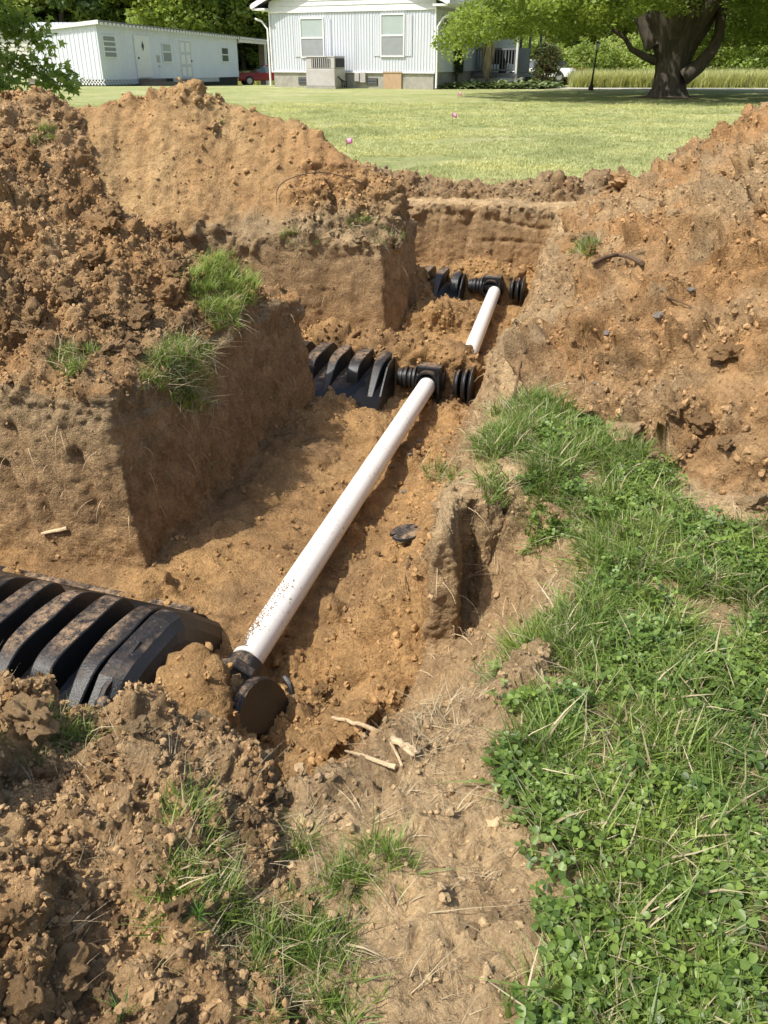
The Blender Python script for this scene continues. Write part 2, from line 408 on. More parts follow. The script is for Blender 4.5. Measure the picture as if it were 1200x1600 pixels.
# vegetation outline on the right bank (ground metres)
VEG = [at(*p, 0) for p in [(835,612),(790,640),(762,680),(775,720),(830,770),(850,790),(900,800),(905,850),(900,900),(880,950),(815,975),(790,1010),(830,1060),(790,1120),(830,1180),(800,1230),(770,1270),(830,1330),(850,1380),(830,1450),(860,1600)]] + [(.3,.2),(1.9,.2)] + [(1.75,1.35),(1.17,2.02)] + [at(*p, 0.03) for p in [(1195,850),(1120,810),(1060,745),(960,690),(900,640)]]
BARE = [(at(680+360,930,0), .06), (at(985,965,0), .05), (at(1110,960,0), .09), (at(930,750,0), .05), (at(1120,1000,0), .05), (at(870,1065,0), .05)]
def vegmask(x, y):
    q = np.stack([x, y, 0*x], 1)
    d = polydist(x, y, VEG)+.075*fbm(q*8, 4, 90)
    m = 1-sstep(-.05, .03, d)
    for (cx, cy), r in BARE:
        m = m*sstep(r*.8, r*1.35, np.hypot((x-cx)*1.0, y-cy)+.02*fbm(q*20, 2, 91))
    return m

def remesh_zone(x0, x1, y0, y1, vox, step):
    pad = 4*vox
    gx = np.arange(x0-pad, x1+pad+step, step); gy = np.arange(y0-pad, y1+pad+step, step)
    X, Y = np.meshgrid(gx, gy); Z, _, _, _ = height(X, Y); n, m = len(gx), len(gy)
    V = np.stack([X.ravel(), Y.ravel(), Z.ravel()], 1)
    idx = np.arange(n*m).reshape(m, n)
    F = np.stack([idx[:-1,:-1].ravel(), idx[:-1,1:].ravel(), idx[1:,1:].ravel(), idx[1:,:-1].ravel()], 1)
    loop = np.concatenate([idx[0,:], idx[1:,-1], idx[-1,-2::-1], idx[-2:0:-1,0]])
    B = V[loop].copy(); B[:,2] = -.95; b0 = len(V); L = len(loop)
    S = np.stack([b0+np.arange(L), b0+(np.arange(L)+1) % L, np.roll(loop, -1), loop], 1)
    # bottom as a fan of quads over a coarse grid is not needed: one centre vertex and triangles written as thin quads
    C = np.array([[(x0+x1)/2, (y0+y1)/2, -.95]]); c = b0+L
    V = np.concatenate([V, B, C])
    tri = np.stack([b0+(np.arange(L)+1) % L, b0+np.arange(L), np.full(L, c)], 1)
    faces = [tuple(f) for f in np.concatenate([F, S]).tolist()]+[tuple(f) for f in tri.tolist()]
    me = bpy.data.meshes.new('t'); me.from_pydata(V.tolist(), [], faces)
    o = bpy.data.objects.new('t', me); COL.objects.link(o)
    r = o.modifiers.new('r', 'REMESH'); r.mode = 'VOXEL'; r.voxel_size = vox; r.adaptivity = 0
    dg = bpy.context.evaluated_depsgraph_get(); ev = o.evaluated_get(dg); em = ev.to_mesh()
    nv, nf = len(em.vertices), len(em.polygons)
    co = np.empty(nv*3, np.float32); em.vertices.foreach_get('co', co); co = co.reshape(-1, 3).astype(float)
    no = np.empty(nv*3, np.float32); em.vertices.foreach_get('normal', no); no = no.reshape(-1, 3).astype(float)
    lv = np.empty(nf*4, np.int32)
    em.loops.foreach_get('vertex_index', lv) if len(em.loops) == nf*4 else None
    F = lv.reshape(-1, 4)
    ev.to_mesh_clear(); bpy.data.objects.remove(o); bpy.data.meshes.remove(me)
    # keep the ground surface inside the zone
    fc = co[F].mean(1)
    keep = (fc[:,0] > x0) & (fc[:,0] < x1) & (fc[:,1] > y0) & (fc[:,1] < y1) & (fc[:,2] > -.80)
    F = F[keep]; used = np.unique(F); mp = np.full(nv, -1); mp[used] = np.arange(len(used)); F = mp[F]; co = co[used]; no = no[used]
    return co, no, F

def surface(co, no, fine):
    "real relief along the surface normal, soil colour, looseness"
    x, y, z = co.T; n = len(x)
    h, lab, top, sd = height(x.copy(), y.copy())
    wall = sstep(.45, .75, 1-np.abs(no[:,2]))          # steep faces
    infloor = sd < 0
    loose = np.zeros(n)
    loose = np.where(lab == 1, .95, loose); loose = np.where(lab == 2, .14, loose); loose = np.where(lab == 3, .8, loose)
    loose = np.where(lab == 4, 1.0, loose); loose = np.where(lab == 5, 1.0, loose); loose = np.where(lab == 6, .8, loose)
    loose = np.where(lab == 0, .35+.35*(y < 1.3), loose); loose = np.where(infloor, .5, loose)
    # crest and right shoulder of the far mound are loose
    loose = np.where(lab == 2, np.maximum(loose, .9*sstep(-.9, -.5, x)*sstep(.35, .1, np.abs(z-.3))), loose)
    loose = np.where(lab == 2, np.maximum(loose, .75*sstep(.85, 1.0, z+.35*np.clip(x+1.0, 0, 2))), loose)
    loose = np.where(lab == 2, np.maximum(loose, .9*(1-sstep(.02, .16, z))), loose)
    patch = sstep(-.25, .35, fbm(co*3.3, 3, 77))
    loose = np.where(lab == 4, loose*(.45+.55*patch), loose)
    loose = np.where(infloor, loose*(.35+.65*patch)+.5*sstep(FLOOR+.08, FLOOR+.2, z)+.35*(1-sstep(2.0, 2.5, y))+.8*np.exp(-((x+.56)**2+(y-1.79)**2)/.22**2)+.2*sstep(3.5, 4.2, y), loose)
    wl = wall*(lab >= 10)
    loose = loose*(1-wl*.85)
    lip = (lab == 11)*sstep(.24, .02, top-z)             # crumbly rim of the banks
    loose = np.clip(np.maximum(loose, lip*.85), 0, 1.1)
    right = (lab == 11) & (x > .05) & (y < 3.2)
    loose = np.where(right, np.maximum(loose, .45*patch+.10), loose)
    pl = np.exp(-((x-.25)**2+(y-2.2)**2)/.16**2); loose = loose*(1-.85*pl)
    lb0 = np.where(lab == 0, .25, np.where(lab == 4, 1.6, 1.0)); D = loose*((clods(co, .19, 1, .4)*1.25+clods(co, .10, 2, .55)*1.3)*lb0+clods(co, .05, 3, .7)*1.4)+loose*.016*fbm(co*9, 3, 222)
    D += (lab == 2)*(.010*fbm(np.stack([x*16, y*3, z*3], 1), 4, 230, .6)+clods(co, .035, 12, .22)*.5)
    if fine: D += loose*clods(co, .026, 5, .8)*1.5
    if fine > 1: D += loose*clods(co, .014, 6, .75)*1.0
    pl = np.exp(-((x-.25)**2+(y-2.2)**2)/.16**2); D *= 1-.6*pl
    D += .010*fbm(co*14, 4, 100, .6)*(.5+.8*loose)*(1-.6*pl)
    D += (1-loose)*.0035*fbm(co*60, 3, 120, .6)
    # walls: vertical root-and-bucket streaks on side faces, crumbly bites, tooth grooves on the near face
    side = wl*sstep(.3, .8, np.abs(no[:,0]))
    st = fbm(np.stack([x*9, y*26, z*4.5], 1), 4, 140, .6)
    D += side*(.009*st+.010*fbm(np.stack([x*12, y*55, z*7], 1), 3, 150))
    face = wl*sstep(.3, .8, -no[:,1])
    D += face*(.006*fbm(np.stack([x*10, y*10, z*16], 1), 4, 160, .6)+clods(co, .04, 8, .25)*.22)
    for gx0, gz0, gx1, gz1 in ((-1.54,-.08,-1.41,-.46),(-1.60,-.25,-1.52,-.52),(-1.25,-.15,-1.16,-.45)):
        t = np.clip(((x-gx0)*(gx1-gx0)+(z-gz0)*(gz1-gz0))/((gx1-gx0)**2+(gz1-gz0)**2), 0, 1)
        dd = np.hypot(x-gx0-t*(gx1-gx0), z-gz0-t*(gz1-gz0))
        D -= face*(y < 3.4)*.045*np.exp(-(dd/.028)**2)
    for gx0 in (.55, .85, 1.12, 1.33):                    # bucket-tooth panels of the end wall
        dd = np.abs(x-gx0-.12*(z+.3)); D -= face*(y > 8)*.022*np.exp(-(dd/.022)**2)*sstep(-.6,.4,vnoise(np.stack([x*3+gx0*9, y, z*4], 1), 7))
    D -= face*(y > 8)*.02*(np.exp(-((z+.18+.04*np.sin(x*5))/.015)**2)+.7*np.exp(-((z+.40+.05*np.sin(x*3+1))/.02)**2))*sstep(-.4,.3,vnoise(co*2.5, 9))
    co = co+no*D[:,None]
    # colour: grey-tan topsoil by the old surface, orange subsoil, brown where freshly turned
    m = fbm(co*2.3, 4, 200); m2 = fbm(co*6, 3, 210)
    def L(c): return np.array(c)[None,:]
    tan, org, brn, gry = L(TAN), L(ORG), L(BRN), L(GRY)
    c = org*np.ones((n, 1))
    def mx(c, k, f): f = np.clip(np.ones(n)*f, 0, 1)[:,None]; return c*(1-f)+k*f
    c = mx(c, brn, .35+.5*m2)
    c = np.where((lab == 1)[:,None], mx(mx(org, brn, .50+.45*m), tan, .18+.35*m2), c)
    c = np.where((lab == 2)[:,None], mx(mx(L((.45,.305,.150)), org, .45+.5*m), gry, .9*(1-sstep(.05, .45, z+.25*m))*sstep(-1.5, -1.0, x)), c)
    c = np.where((lab == 3)[:,None], mx(org, tan, .5+.4*m), c)
    c = np.where((lab == 4)[:,None], mx(mx(mx(org, brn, .3+.5*m2), tan, .30+.6*m), gry, .10+.6*m2), c)
    c = np.where((lab == 5)[:,None], mx(mx(org, tan, .45+.5*m2), brn, .10+.6*m), c)
    c = np.where((lab == 6)[:,None], mx(mx(brn, gry, .6+.5*m), org, .3*m2), c)
    c = np.where((lab == 0)[:,None], mx(tan*1.15, gry, .15+.4*m), c)
    zz = z+.07*m
    lay = mx(mx(L((.35,.23,.120)), org, .45*sstep(-.35, -.6, zz)), tan, sstep(-.34, -.1, zz)*.5)
    lay = mx(lay, gry, sstep(-.12, .0, zz)*.6)
    c = np.where((lab == 11)[:,None], lay, c)
    c = np.where(((lab == 11) & (x > .05) & (y < 3.2))[:,None], mx(lay, tan, .45), c)
    fl = mx(mx(L((.41,.25,.110)), brn, .25+.8*m), gry, .2*m2)
    c = np.where((lab == 10)[:,None], fl, c)
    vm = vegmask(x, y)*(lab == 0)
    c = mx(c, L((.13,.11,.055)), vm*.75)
    # mottling lump by lump
    _, rid, _ = worley(co/.06, 31); c = c*(.86+.28*rid)[:,None]
    return co, lab, np.clip(c, 0, 1), np.clip(loose, 0, 1)*(1-wl)

BUCKET = {}
def put(lab_name, V, F, C):
    BUCKET.setdefault(lab_name, []).append((V, F, C))
POOL = []     # sampled surface points for scattering: x y z nx ny nz loose lab
def facename(lab, x, y):
    r = np.full(len(lab), 'ground', dtype=object)
    r[lab == 1] = 'left_mound'; r[lab == 2] = 'far_mound'; r[lab == 3] = 'corner_mound'; r[lab == 4] = 'right_mound'
    r[lab == 5] = 'front_mound'; r[lab == 6] = 'back_mound'; r[lab == 10] = 'trench_floor'
    w_ = lab == 11
    r[w_ & (x < .0+.1*y) & (y > 2.4) & (y < 5.0)] = 'bank_a'; r[w_ & (x < .35) & (y >= 5.0) & (y < 7.9)] = 'bank_b'
    r[w_ & (r == 'ground') & (y > 7.9)] = 'bank_d'; r[w_ & (r == 'ground') & ((x < -.3) | (y < 1.0))] = 'bank_f'
    r[w_ & (r == 'ground')] = 'bank_c'
    return r
for (x0, x1, y0, y1, vox, fine) in ((-1.75,1.75,.30,2.35,.0072,2),(-3.4,3.4,2.335,4.8,.0115,1),(-4.4,4.4,4.78,10.1,.0165,1),(-4.4,-1.73,.30,2.36,.04,0),(1.73,4.4,.30,2.36,.04,0),(-4.4,-3.38,2.33,4.8,.05,0),(3.38,4.4,2.33,4.8,.05,0)):
    co, no, F = remesh_zone(x0, x1, y0, y1, vox, max(vox*1.1, .012))
    P_, lab, C_, loose = surface(co, no, fine)
    fl = lab[F[:,0]]; nm = facename(fl, co[F[:,0],0], co[F[:,0],1])
    for name in set(nm):
        k = nm == name; Fk = F[k]; used = np.unique(Fk); mp = np.full(len(P_), -1); mp[used] = np.arange(len(used))
        put(name, P_[used], mp[Fk], C_[used])
    POOL.append(np.concatenate([P_, no, loose[:,None], lab[:,None].astype(float), np.full((len(P_), 1), vox*vox), C_], 1))
INFO = {
 'ground': ('ground', None, None, 'structure'), 'trench_floor': ('ground_trench_floor', None, None, 'structure'),
 'bank_a': ('ground_earth_bank', None, None, 'structure'), 'bank_b': ('ground_earth_bank', None, None, 'structure'), 'bank_c': ('ground_earth_bank', None, None, 'structure'),
 'bank_d': ('ground_earth_bank', None, None, 'structure'), 'bank_f': ('ground_earth_bank', None, None, 'structure'),
 'left_mound': ('dirt_mound', 'dark brown crumbly dirt mound on the earth block behind the ribbed chamber', 'dirt mound', None),
 'far_mound': ('dirt_mound', 'tall smooth golden brown dirt mound with the bent wire lying on it', 'dirt mound', None),
 'corner_mound': ('dirt_mound', 'rounded tan dirt mound in front of the mobile home, beside the leafy branches', 'dirt mound', None),
 'right_mound': ('dirt_mound', 'broad cloddy tan dirt mound on the right bank above the clover', 'dirt mound', None),
 'front_mound': ('dirt_mound', 'low crumbly orange dirt mound in the foreground with grass at its edge', 'dirt mound', None),
 'back_mound': ('dirt_mound', 'low grey brown dirt ridge at the far end of the trench before the lawn', 'dirt mound', None)}
for key, parts in BUCKET.items():
    vs, fs, cs, off = [], [], [], 0
    for V, F, C in parts: vs.append(V); fs.append(F+off); cs.append(C); off += len(V)
    V = np.concatenate(vs); F = np.concatenate(fs); C = np.concatenate(cs)
    nm, lb, ct, kd = INFO[key]
    o = mesh_np(nm, V, F, M['soil'], smooth=True)
    at_ = o.data.color_attributes.new('soil', 'FLOAT_COLOR', 'POINT')
    at_.data.foreach_set('color', np.concatenate([C, np.ones((len(C), 1))], 1).astype(np.float32).ravel())
    tag(o, lb, ct, None, kd)
POOL = np.concatenate(POOL)
# height map of the finished surface, for laying things on it
FX = np.arange(-4.4, 4.4, .0125); FY = np.arange(.3, 10.1, .0125)
FZ = hz(*np.meshgrid(FX, FY)); _m = np.full(FZ.size, -9.0)
_i = np.clip(np.round((POOL[:,0]-FX[0])/.0125).astype(int), 0, len(FX)-1)+np.clip(np.round((POOL[:,1]-FY[0])/.0125).astype(int), 0, len(FY)-1)*len(FX)
np.maximum.at(_m, _i, POOL[:,2]); _m = _m.reshape(FZ.shape); FZ = np.where(_m > -5, _m, FZ)
def sz(x, y):
    return FZ[np.clip(np.round((np.asarray(y)-FY[0])/.0125).astype(int), 0, len(FY)-1), np.clip(np.round((np.asarray(x)-FX[0])/.0125).astype(int), 0, len(FX)-1)]
def hit(u, v):
    "first point of the finished ground seen at a spot of the picture"
    xc = (u-600)/FPX; yc = (800-v)/FPX
    d = np.arange(.8, 11, .004); x = xc*d; y = d*(CP+yc*SP); z = CAMZ+d*(-SP+yc*CP)
    hh = sz(x, y); k = np.argmax(z < hh)
    return float(x[k]), float(y[k]), float(z[k])

# ------------------------------------------------------------------ instanced stuff
def scatter(name, pts, rot, scl, idx, protos, label=None, cat=None, tint=None):
    coll = bpy.data.collections.new(name+'_shapes')
    for i, me in enumerate(protos):
        po = bpy.data.objects.new('%s_%02d' % (name, i), me); coll.objects.link(po)
    me = bpy.data.meshes.new(name); me.vertices.add(len(pts)); me.vertices.foreach_set('co', np.asarray(pts, np.float32).ravel())
    a = me.attributes.new('rot', 'FLOAT_VECTOR', 'POINT'); a.data.foreach_set('vector', np.asarray(rot, np.float32).ravel())
    a = me.attributes.new('scl', 'FLOAT_VECTOR', 'POINT')
    scl = np.asarray(scl, np.float32)
    if scl.ndim == 1: scl = np.repeat(scl[:,None], 3, 1)
    a.data.foreach_set('vector', scl.ravel())
    a = me.attributes.new('idx', 'INT', 'POINT'); a.data.foreach_set('value', np.asarray(idx, np.int32))
    if tint is not None:
        a = me.attributes.new('tint', 'FLOAT_VECTOR', 'POINT'); a.data.foreach_set('vector', np.asarray(tint, np.float32).ravel())
    o = bpy.data.objects.new(name, me); COL.objects.link(o)
    g = bpy.data.node_groups.new(name, 'GeometryNodeTree')
    g.interface.new_socket('Geometry', in_out='INPUT', socket_type='NodeSocketGeometry'); g.interface.new_socket('Geometry', in_out='OUTPUT', socket_type='NodeSocketGeometry')
    gi = g.nodes.new('NodeGroupInput'); go = g.nodes.new('NodeGroupOutput'); ip = g.nodes.new('GeometryNodeInstanceOnPoints')
    ci = g.nodes.new('GeometryNodeCollectionInfo'); ci.inputs['Collection'].default_value = coll
    ci.inputs['Separate Children'].default_value = True; ci.inputs['Reset Children'].default_value = True
    def na(n, ty):
        k = g.nodes.new('GeometryNodeInputNamedAttribute'); k.data_type = ty; k.inputs[0].default_value = n
        return k.outputs['Attribute']
    g.links.new(gi.outputs[0], ip.inputs['Points']); g.links.new(ci.outputs[0], ip.inputs['Instance'])
    ip.inputs['Pick Instance'].default_value = True
    g.links.new(na('idx', 'INT'), ip.inputs['Instance Index']); g.links.new(na('scl', 'FLOAT_VECTOR'), ip.inputs['Scale'])
    er = g.nodes.new('FunctionNodeEulerToRotation'); g.links.new(na('rot', 'FLOAT_VECTOR'), er.inputs[0]); g.links.new(er.outputs[0], ip.inputs['Rotation'])
    g.links.new(ip.outputs[0], go.inputs[0])
    md = o.modifiers.new('scatter', 'NODES'); md.node_group = g
    tag(o, label, cat, None, 'stuff')
    return o

def clod_mesh(name, mat, seed, sub=2, flat=.75):
    bm = bmesh.new(); bmesh.ops.create_icosphere(bm, subdivisions=sub, radius=1)
    P = np.array([v.co[:] for v in bm.verts]); d, r, s_ = worley(P*1.3+seed*3.1, seed)
    rr = .74+.42*fbm(P*1.2+seed, 4, seed)+.32*np.clip(s_-d, 0, .5)-.08; ax = np.array([1, .75+.3*((seed*37 % 10)/10), flat])
    P2 = P*rr[:,None]*ax
    if sub > 2:
        U = P2/np.linalg.norm(P2, axis=1)[:,None]; d2, r2, s2_ = worley(P2*2.6+seed, seed+5); d3, r3, s3_ = worley(P2*6+seed, seed+9)
        P2 = P2+U*(.16*np.clip((s2_-d2)/.4, 0, 1)**.6*r2+.07*np.clip((s3_-d3)/.4, 0, 1)**.6*r3+.03*fbm(P*9, 3, seed))[:,None]-U*.08
    for v, p in zip(bm.verts, P2): v.co = p
    me = bpy.data.meshes.new(name); bm.to_mesh(me); bm.free(); me.materials.append(mat)
    me.polygons.foreach_set('use_smooth', [True]*len(me.polygons))
    try: me.set_sharp_from_angle(angle=R(38))
    except Exception: pass
    return me
def pick(n, wgt):
    p = wgt/wgt.sum(); k = RNG.choice(len(POOL), n, p=p, replace=True)
    return POOL[k]
def clod_scatter(name, label, cond, n, smin, smax, mats):
    protos = [clod_mesh(name, M['crumb'], i+3, 2) for i in range(6)]
    wv = POOL[:,8]*cond(POOL)*(.05+POOL[:,6]**1.5)
    if wv.sum() <= 0: return
    q = pick(n, wv); s = smin*(smax/smin)**(RNG.random(n)**2.4); pos = q[:,:3]+q[:,3:6]*(s*.25)[:,None]+RNG.normal(0, .004, (n, 3))
    scatter(name, pos, RNG.random((n, 3))*6.28, s, RNG.integers(0, 6, n), protos, label, None, q[:,9:12]*(.88+.34*RNG.random((n, 1))))
L_ = lambda *k: (lambda P: np.isin(P[:,7], k).astype(float))
near = lambda P, a, b: ((P[:,1] > a) & (P[:,1] < b)).astype(float)
clod_scatter('dirt_crumbs', 'fine brown crumbs of dirt over the foreground mound', lambda P: L_(5)(P)*near(P, .3, 2.0)*(P[:,0] > -1.2), 17000, .002, .012, ['clod_orange','clod_brown','clod_orange'])
clod_scatter('dirt_crumbs', 'brown crumbs of dirt on the dark mound by the ribbed chamber', lambda P: L_(1)(P)*(P[:,0] > -2.8), 18000, .004, .018, ['clod_brown','clod_brown','clod_tan'])
clod_scatter('dirt_crumbs', 'tan crumbs of dirt covering the right hand mound', lambda P: L_(4)(P)*(P[:,0] < P[:,1]*.5+.5), 16000, .004, .020, ['clod_orange','clod_tan','clod_tan'])
clod_scatter('dirt_crumbs', 'crumbs of dirt on the far mounds and end ridge', lambda P: L_(2,3,6)(P), 14000, .005, .026, ['clod_orange','clod_tan','clod_brown'])
clod_scatter('dirt_crumbs', 'orange crumbs of dirt on the trench floor', lambda P: L_(10)(P), 12000, .003, .022, ['clod_orange','clod_brown','clod_orange'])
clod_scatter('dirt_crumbs', 'pale crumbs of dirt on the banks and bare ground', lambda P: L_(11,0)(P)*(P[:,0] < P[:,1]*.5+.5)*(P[:,0] > -2.6), 13000, .0025, .016, ['clod_tan','clod_tan','clod_orange'])
# ------------------------------------------------------------------ drainage parts
def plastic():
    m, t, b, _ = nodes('black_plastic'); vec = coords(t, 'Generated'); ov = coords(t, 'Object')
    g = t.nodes.new('ShaderNodeNewGeometry'); sx = t.nodes.new('ShaderNodeSeparateXYZ'); t.links.new(g.outputs['Normal'], sx.inputs[0])
    n = noise(t, 34, 12, .85, ov, 0)
    up = ramp(t, sx.outputs[2], [(.80, (0,0,0)), (.98, (1,1,1))]); nn = ramp(t, n.outputs[0], [(.44, (0,0,0)), (.56, (.95,.95,.95))])
    mu = N(t, 'ShaderNodeMath', operation='MULTIPLY'); t.links.new(up.outputs[0], mu.inputs[0]); t.links.new(nn.outputs[0], mu.inputs[1])
    n3 = noise(t, 60, 5, .7, ov); sp = ramp(t, n3.outputs[0], [(.62, (0,0,0)), (.70, (.8,.8,.8))])
    mx = N(t, 'ShaderNodeMath', operation='MAXIMUM'); t.links.new(mu.outputs[0], mx.inputs[0])
    nl = noise(t, 5, 3, .5, ov); nlr = ramp(t, nl.outputs[0], [(.38, (.08,.08,.08)), (.54, (1,1,1))]); mm = N(t, 'ShaderNodeMath', operation='MULTIPLY'); t.links.new(mu.outputs[0], mm.inputs[0]); t.links.new(nlr.outputs[0], mm.inputs[1]); t.links.new(mm.outputs[0], mx.inputs[0])
    m2 = N(t, 'ShaderNodeMath', operation='MULTIPLY'); t.links.new(sp.outputs[0], m2.inputs[0]); t.links.new(up.outputs[0], m2.inputs[1]); t.links.new(m2.outputs[0], mx.inputs[1])
    c = mixc(t, mx.outputs[0], (.012,.012,.0125), (.36,.24,.14))
    t.links.new(c, b.inputs['Base Color'])
    r = ramp(t, mx.outputs[0], [(0, (.43,.43,.43)), (1, (.95,.95,.95))]); t.links.new(r.outputs[0], b.inputs['Roughness'])
    ad = N(t, 'ShaderNodeMath', operation='MULTIPLY_ADD'); t.links.new(mx.outputs[0], ad.inputs[0]); ad.inputs[1].default_value = 1.0
    t.links.new(noise(t, 140, 4, .6, ov).outputs[0], ad.inputs[2])
    bump(t, b, ad.outputs[0], .5, .004)
    return m
def pvc():
    m, t, b, _ = nodes('white_pipe'); v = coords(t, 'Object')
    n = noise(t, 55, 6, .75, v); n2 = noise(t, 4, 4, .6, v); n3 = noise(t, 160, 3, .6, v)
    f = ramp(t, n.outputs[0], [(.55, (0,0,0)), (.60, (.8,.8,.8))])
    w_ = ramp(t, n2.outputs[0], [(.46, (.05,.05,.05)), (.60, (1,1,1))])
    mu = N(t, 'ShaderNodeMath', operation='MULTIPLY'); t.links.new(f.outputs[0], mu.inputs[0]); t.links.new(w_.outputs[0], mu.inputs[1])
    c = mixc(t, mu.outputs[0], (.74,.715,.665), (.36,.25,.16))
    f3 = ramp(t, n3.outputs[0], [(.66, (0,0,0)), (.70, (.7,.7,.7))]); c = mixc(t, f3.outputs[0], c, (.34,.27,.2))
    st = noise(t, 3, 5, .6, coords(t, 'Object', (14, 14, 1.2))); c = mixc(t, ramp(t, st.outputs[0], [(.5, (0,0,0)), (.8, (.25,.25,.25))]).outputs[0], c, (.55,.46,.36))
    t.links.new(c, b.inputs['Base Color']); b.inputs['Roughness'].default_value = .38
    return m
M['plastic'] = plastic(); M['pipe'] = pvc()

PTS_L = [(0,.302),(.11,.300),(.17,.284),(.26,.205),(.35,.112),(.44,.012)]
PTS_S = [(0,.302),(.12,.300),(.175,.288),(.212,.255),(.232,.205),(.242,.13),(.25,.05)]
def rib_mb(x, pts, w0, w1, depth=.075):
    full = [(-a, b) for a, b in reversed(pts[1:])]+list(pts)
    # refine
    fine = []
    for i in range(len(full)-1):
        for k in range(3):
            t = k/3; fine.append((full[i][0]*(1-t)+full[i+1][0]*t, full[i][1]*(1-t)+full[i+1][1]*t))
    fine.append(full[-1])
    for _ in range(2):
        fine = [fine[0]]+[((fine[i-1][0]+2*fine[i][0]+fine[i+1][0])/4, (fine[i-1][1]+2*fine[i][1]+fine[i+1][1])/4) for i in range(1, len(fine)-1)]+[fine[-1]]
    m = MB(); vs = []; n = len(fine)
    for i, (a, b) in enumerate(fine):
        p0 = fine[max(i-1, 0)]; p1 = fine[min(i+1, n-1)]; d = Vector((p1[0]-p0[0], p1[1]-p0[1])).normalized(); nn = (-d.y, d.x)
        s_ = min(1, abs(a)/.40); w_ = w0*(1-s_)+w1*s_
        ia, ib = a-nn[0]*depth*(1-.5*s_), b-nn[1]*depth*(1-.5*s_)
        vs += [(x-w_/2-.010, ia, ib), (x-w_/2, a, b), (x+w_/2, a, b), (x+w_/2+.010, ia, ib)]
    fs = []
    for i in range(n-1):
        for k in range(3): fs.append((i*4+k, i*4+k+1, (i+1)*4+k+1, (i+1)*4+k))
    fs += [(0,3,2,1), (4*n-4, 4*n-3, 4*n-2, 4*n-1)]
    m.add(vs, fs); return m
def chamber(loc, ang, nrib, label, first='L', pitch=.146, dome=True):
    root = empty('leaching_chamber', loc, ang)
    tag(root, label, 'drainage chamber', 'black ribbed chambers in the trenches')
    Ln = nrib*pitch+.04; sh = MB(); pr = [(math.cos(t)*.40, .195*math.sin(t)**.8) for t in [math.pi*k/16 for k in range(17)]]
    vs = [(-x, a, b) for x in (0, Ln) for a, b in pr]; sh.add(vs, [(k, k+1, 17+k+1, 17+k) for k in range(16)])
    o = sh.build('shell', M['plastic'], root, True); so_ = o.modifiers.new('s', 'SOLIDIFY'); so_.thickness = .008
    for k in range(nrib):
        isL = (k % 2 == 0) == (first == 'L')
        mb = rib_mb(-.07-k*pitch, PTS_L if isL else PTS_S, .080, .028 if isL else .062, .11)
        r = mb.build('rib', M['plastic'], root, True, .005)
        if isL:
            for s_ in (-1,):
                g = MB()
                for j in range(6): g.box(-.07-k*pitch-.03, -.07-k*pitch+.03, -.425+j*.014, -.418+j*.014, .02+j*.016, .027+j*.016)
                g.build('louver', M['plastic'], r)
    root.scale = (1, 1.04, .93)
    for s_ in (-1, 1):
        f = MB(); f.box(-Ln, -.12, s_*.455-.03, s_*.455+.03, .0, .022); f.build('flange', M['plastic'], root, False, .004)
    f = MB(); f.tube([(-Ln, -.33, .085), (0, -.33, .085)], .012, 8); f.build('tie_bar', M['plastic'], root, True)
    if not dome:
        e = MB(); pf = [(-a, b*.97) for a, b in reversed(PTS_L[1:])]+[(a, b*.97) for a, b in PTS_L]
        vs = [(x_, a, b) for x_ in (-.012, -.002) for a, b in pf]; n = len(pf); e.add(vs, [tuple(range(n)), tuple(range(2*n-1, n-1, -1))]+[(k, n+k, n+k+1, k+1) for k in range(n-1)])
        e.build('end_plate', M['plastic'], root); return root
    # domed end
    e = MB(); rings = [(0, 1.0), (.045, .985), (.075, .93), (.105, .80), (.12, .62)]; prof = [(-a, b) for a, b in reversed(PTS_L[1:])]+PTS_L
    vs = []; n = len(prof)
    for dx, s_ in rings: vs += [(dx-.02, a*s_, b*(s_*.6+.4) if s_ > .6 else b*s_*1.2) for a, b in prof]
    fs = [(i*n+k, i*n+k+1, (i+1)*n+k+1, (i+1)*n+k) for i in range(len(rings)-1) for k in range(n-1)]
    fs.append(tuple((len(rings)-1)*n+k for k in range(n-1, -1, -1)))
    e.add(vs, fs); e.build('end_cap', M['plastic'], root, False, .004)
    b = MB(); b.tube([(.02, -.02, .30), (.02, -.20, .262), (.02, -.30, .17), (.02, -.40, .05)], .012, 6); b.tube([(.148, -.02, .20), (.12, -.30, .16)], .009, 6)
    b.build('rim', M['plastic'], root, True)
    return root
E1 = Vector((.949, -.316)); A1 = math.atan2(E1.y, E1.x)
c1 = at(286, 953, FLOOR+.30)
ch1 = chamber((c1[0]-.15*.316-.075, c1[1]-.15*.949+.02, FLOOR+.005), A1, 11, 'black ribbed plastic chamber nearest the camera, dusty ribs, along the left foreground trench')
# curved bands and ball knob of the near end cap
bands = MB()
for k, (x0, r_) in enumerate(((-.02, .215), (.045, .20), (.10, .19))):
    bands.tube([(x0+.10, -.12, .20), (x0+.06, -.22, .19), (x0, -.31, .13), (x0-.05, -.38, .03)], [.014, .016, .016, .014], 8)
bands.build('cap_band', M['plastic'], ch1, True)
kb = MB(); kb.ball((.045, -.245, .245), .028, 10); kb.cyl((.045, -.245, .19), (.045, -.245, .24), .012); kb.build('ball_knob', M['plastic'], ch1, True)

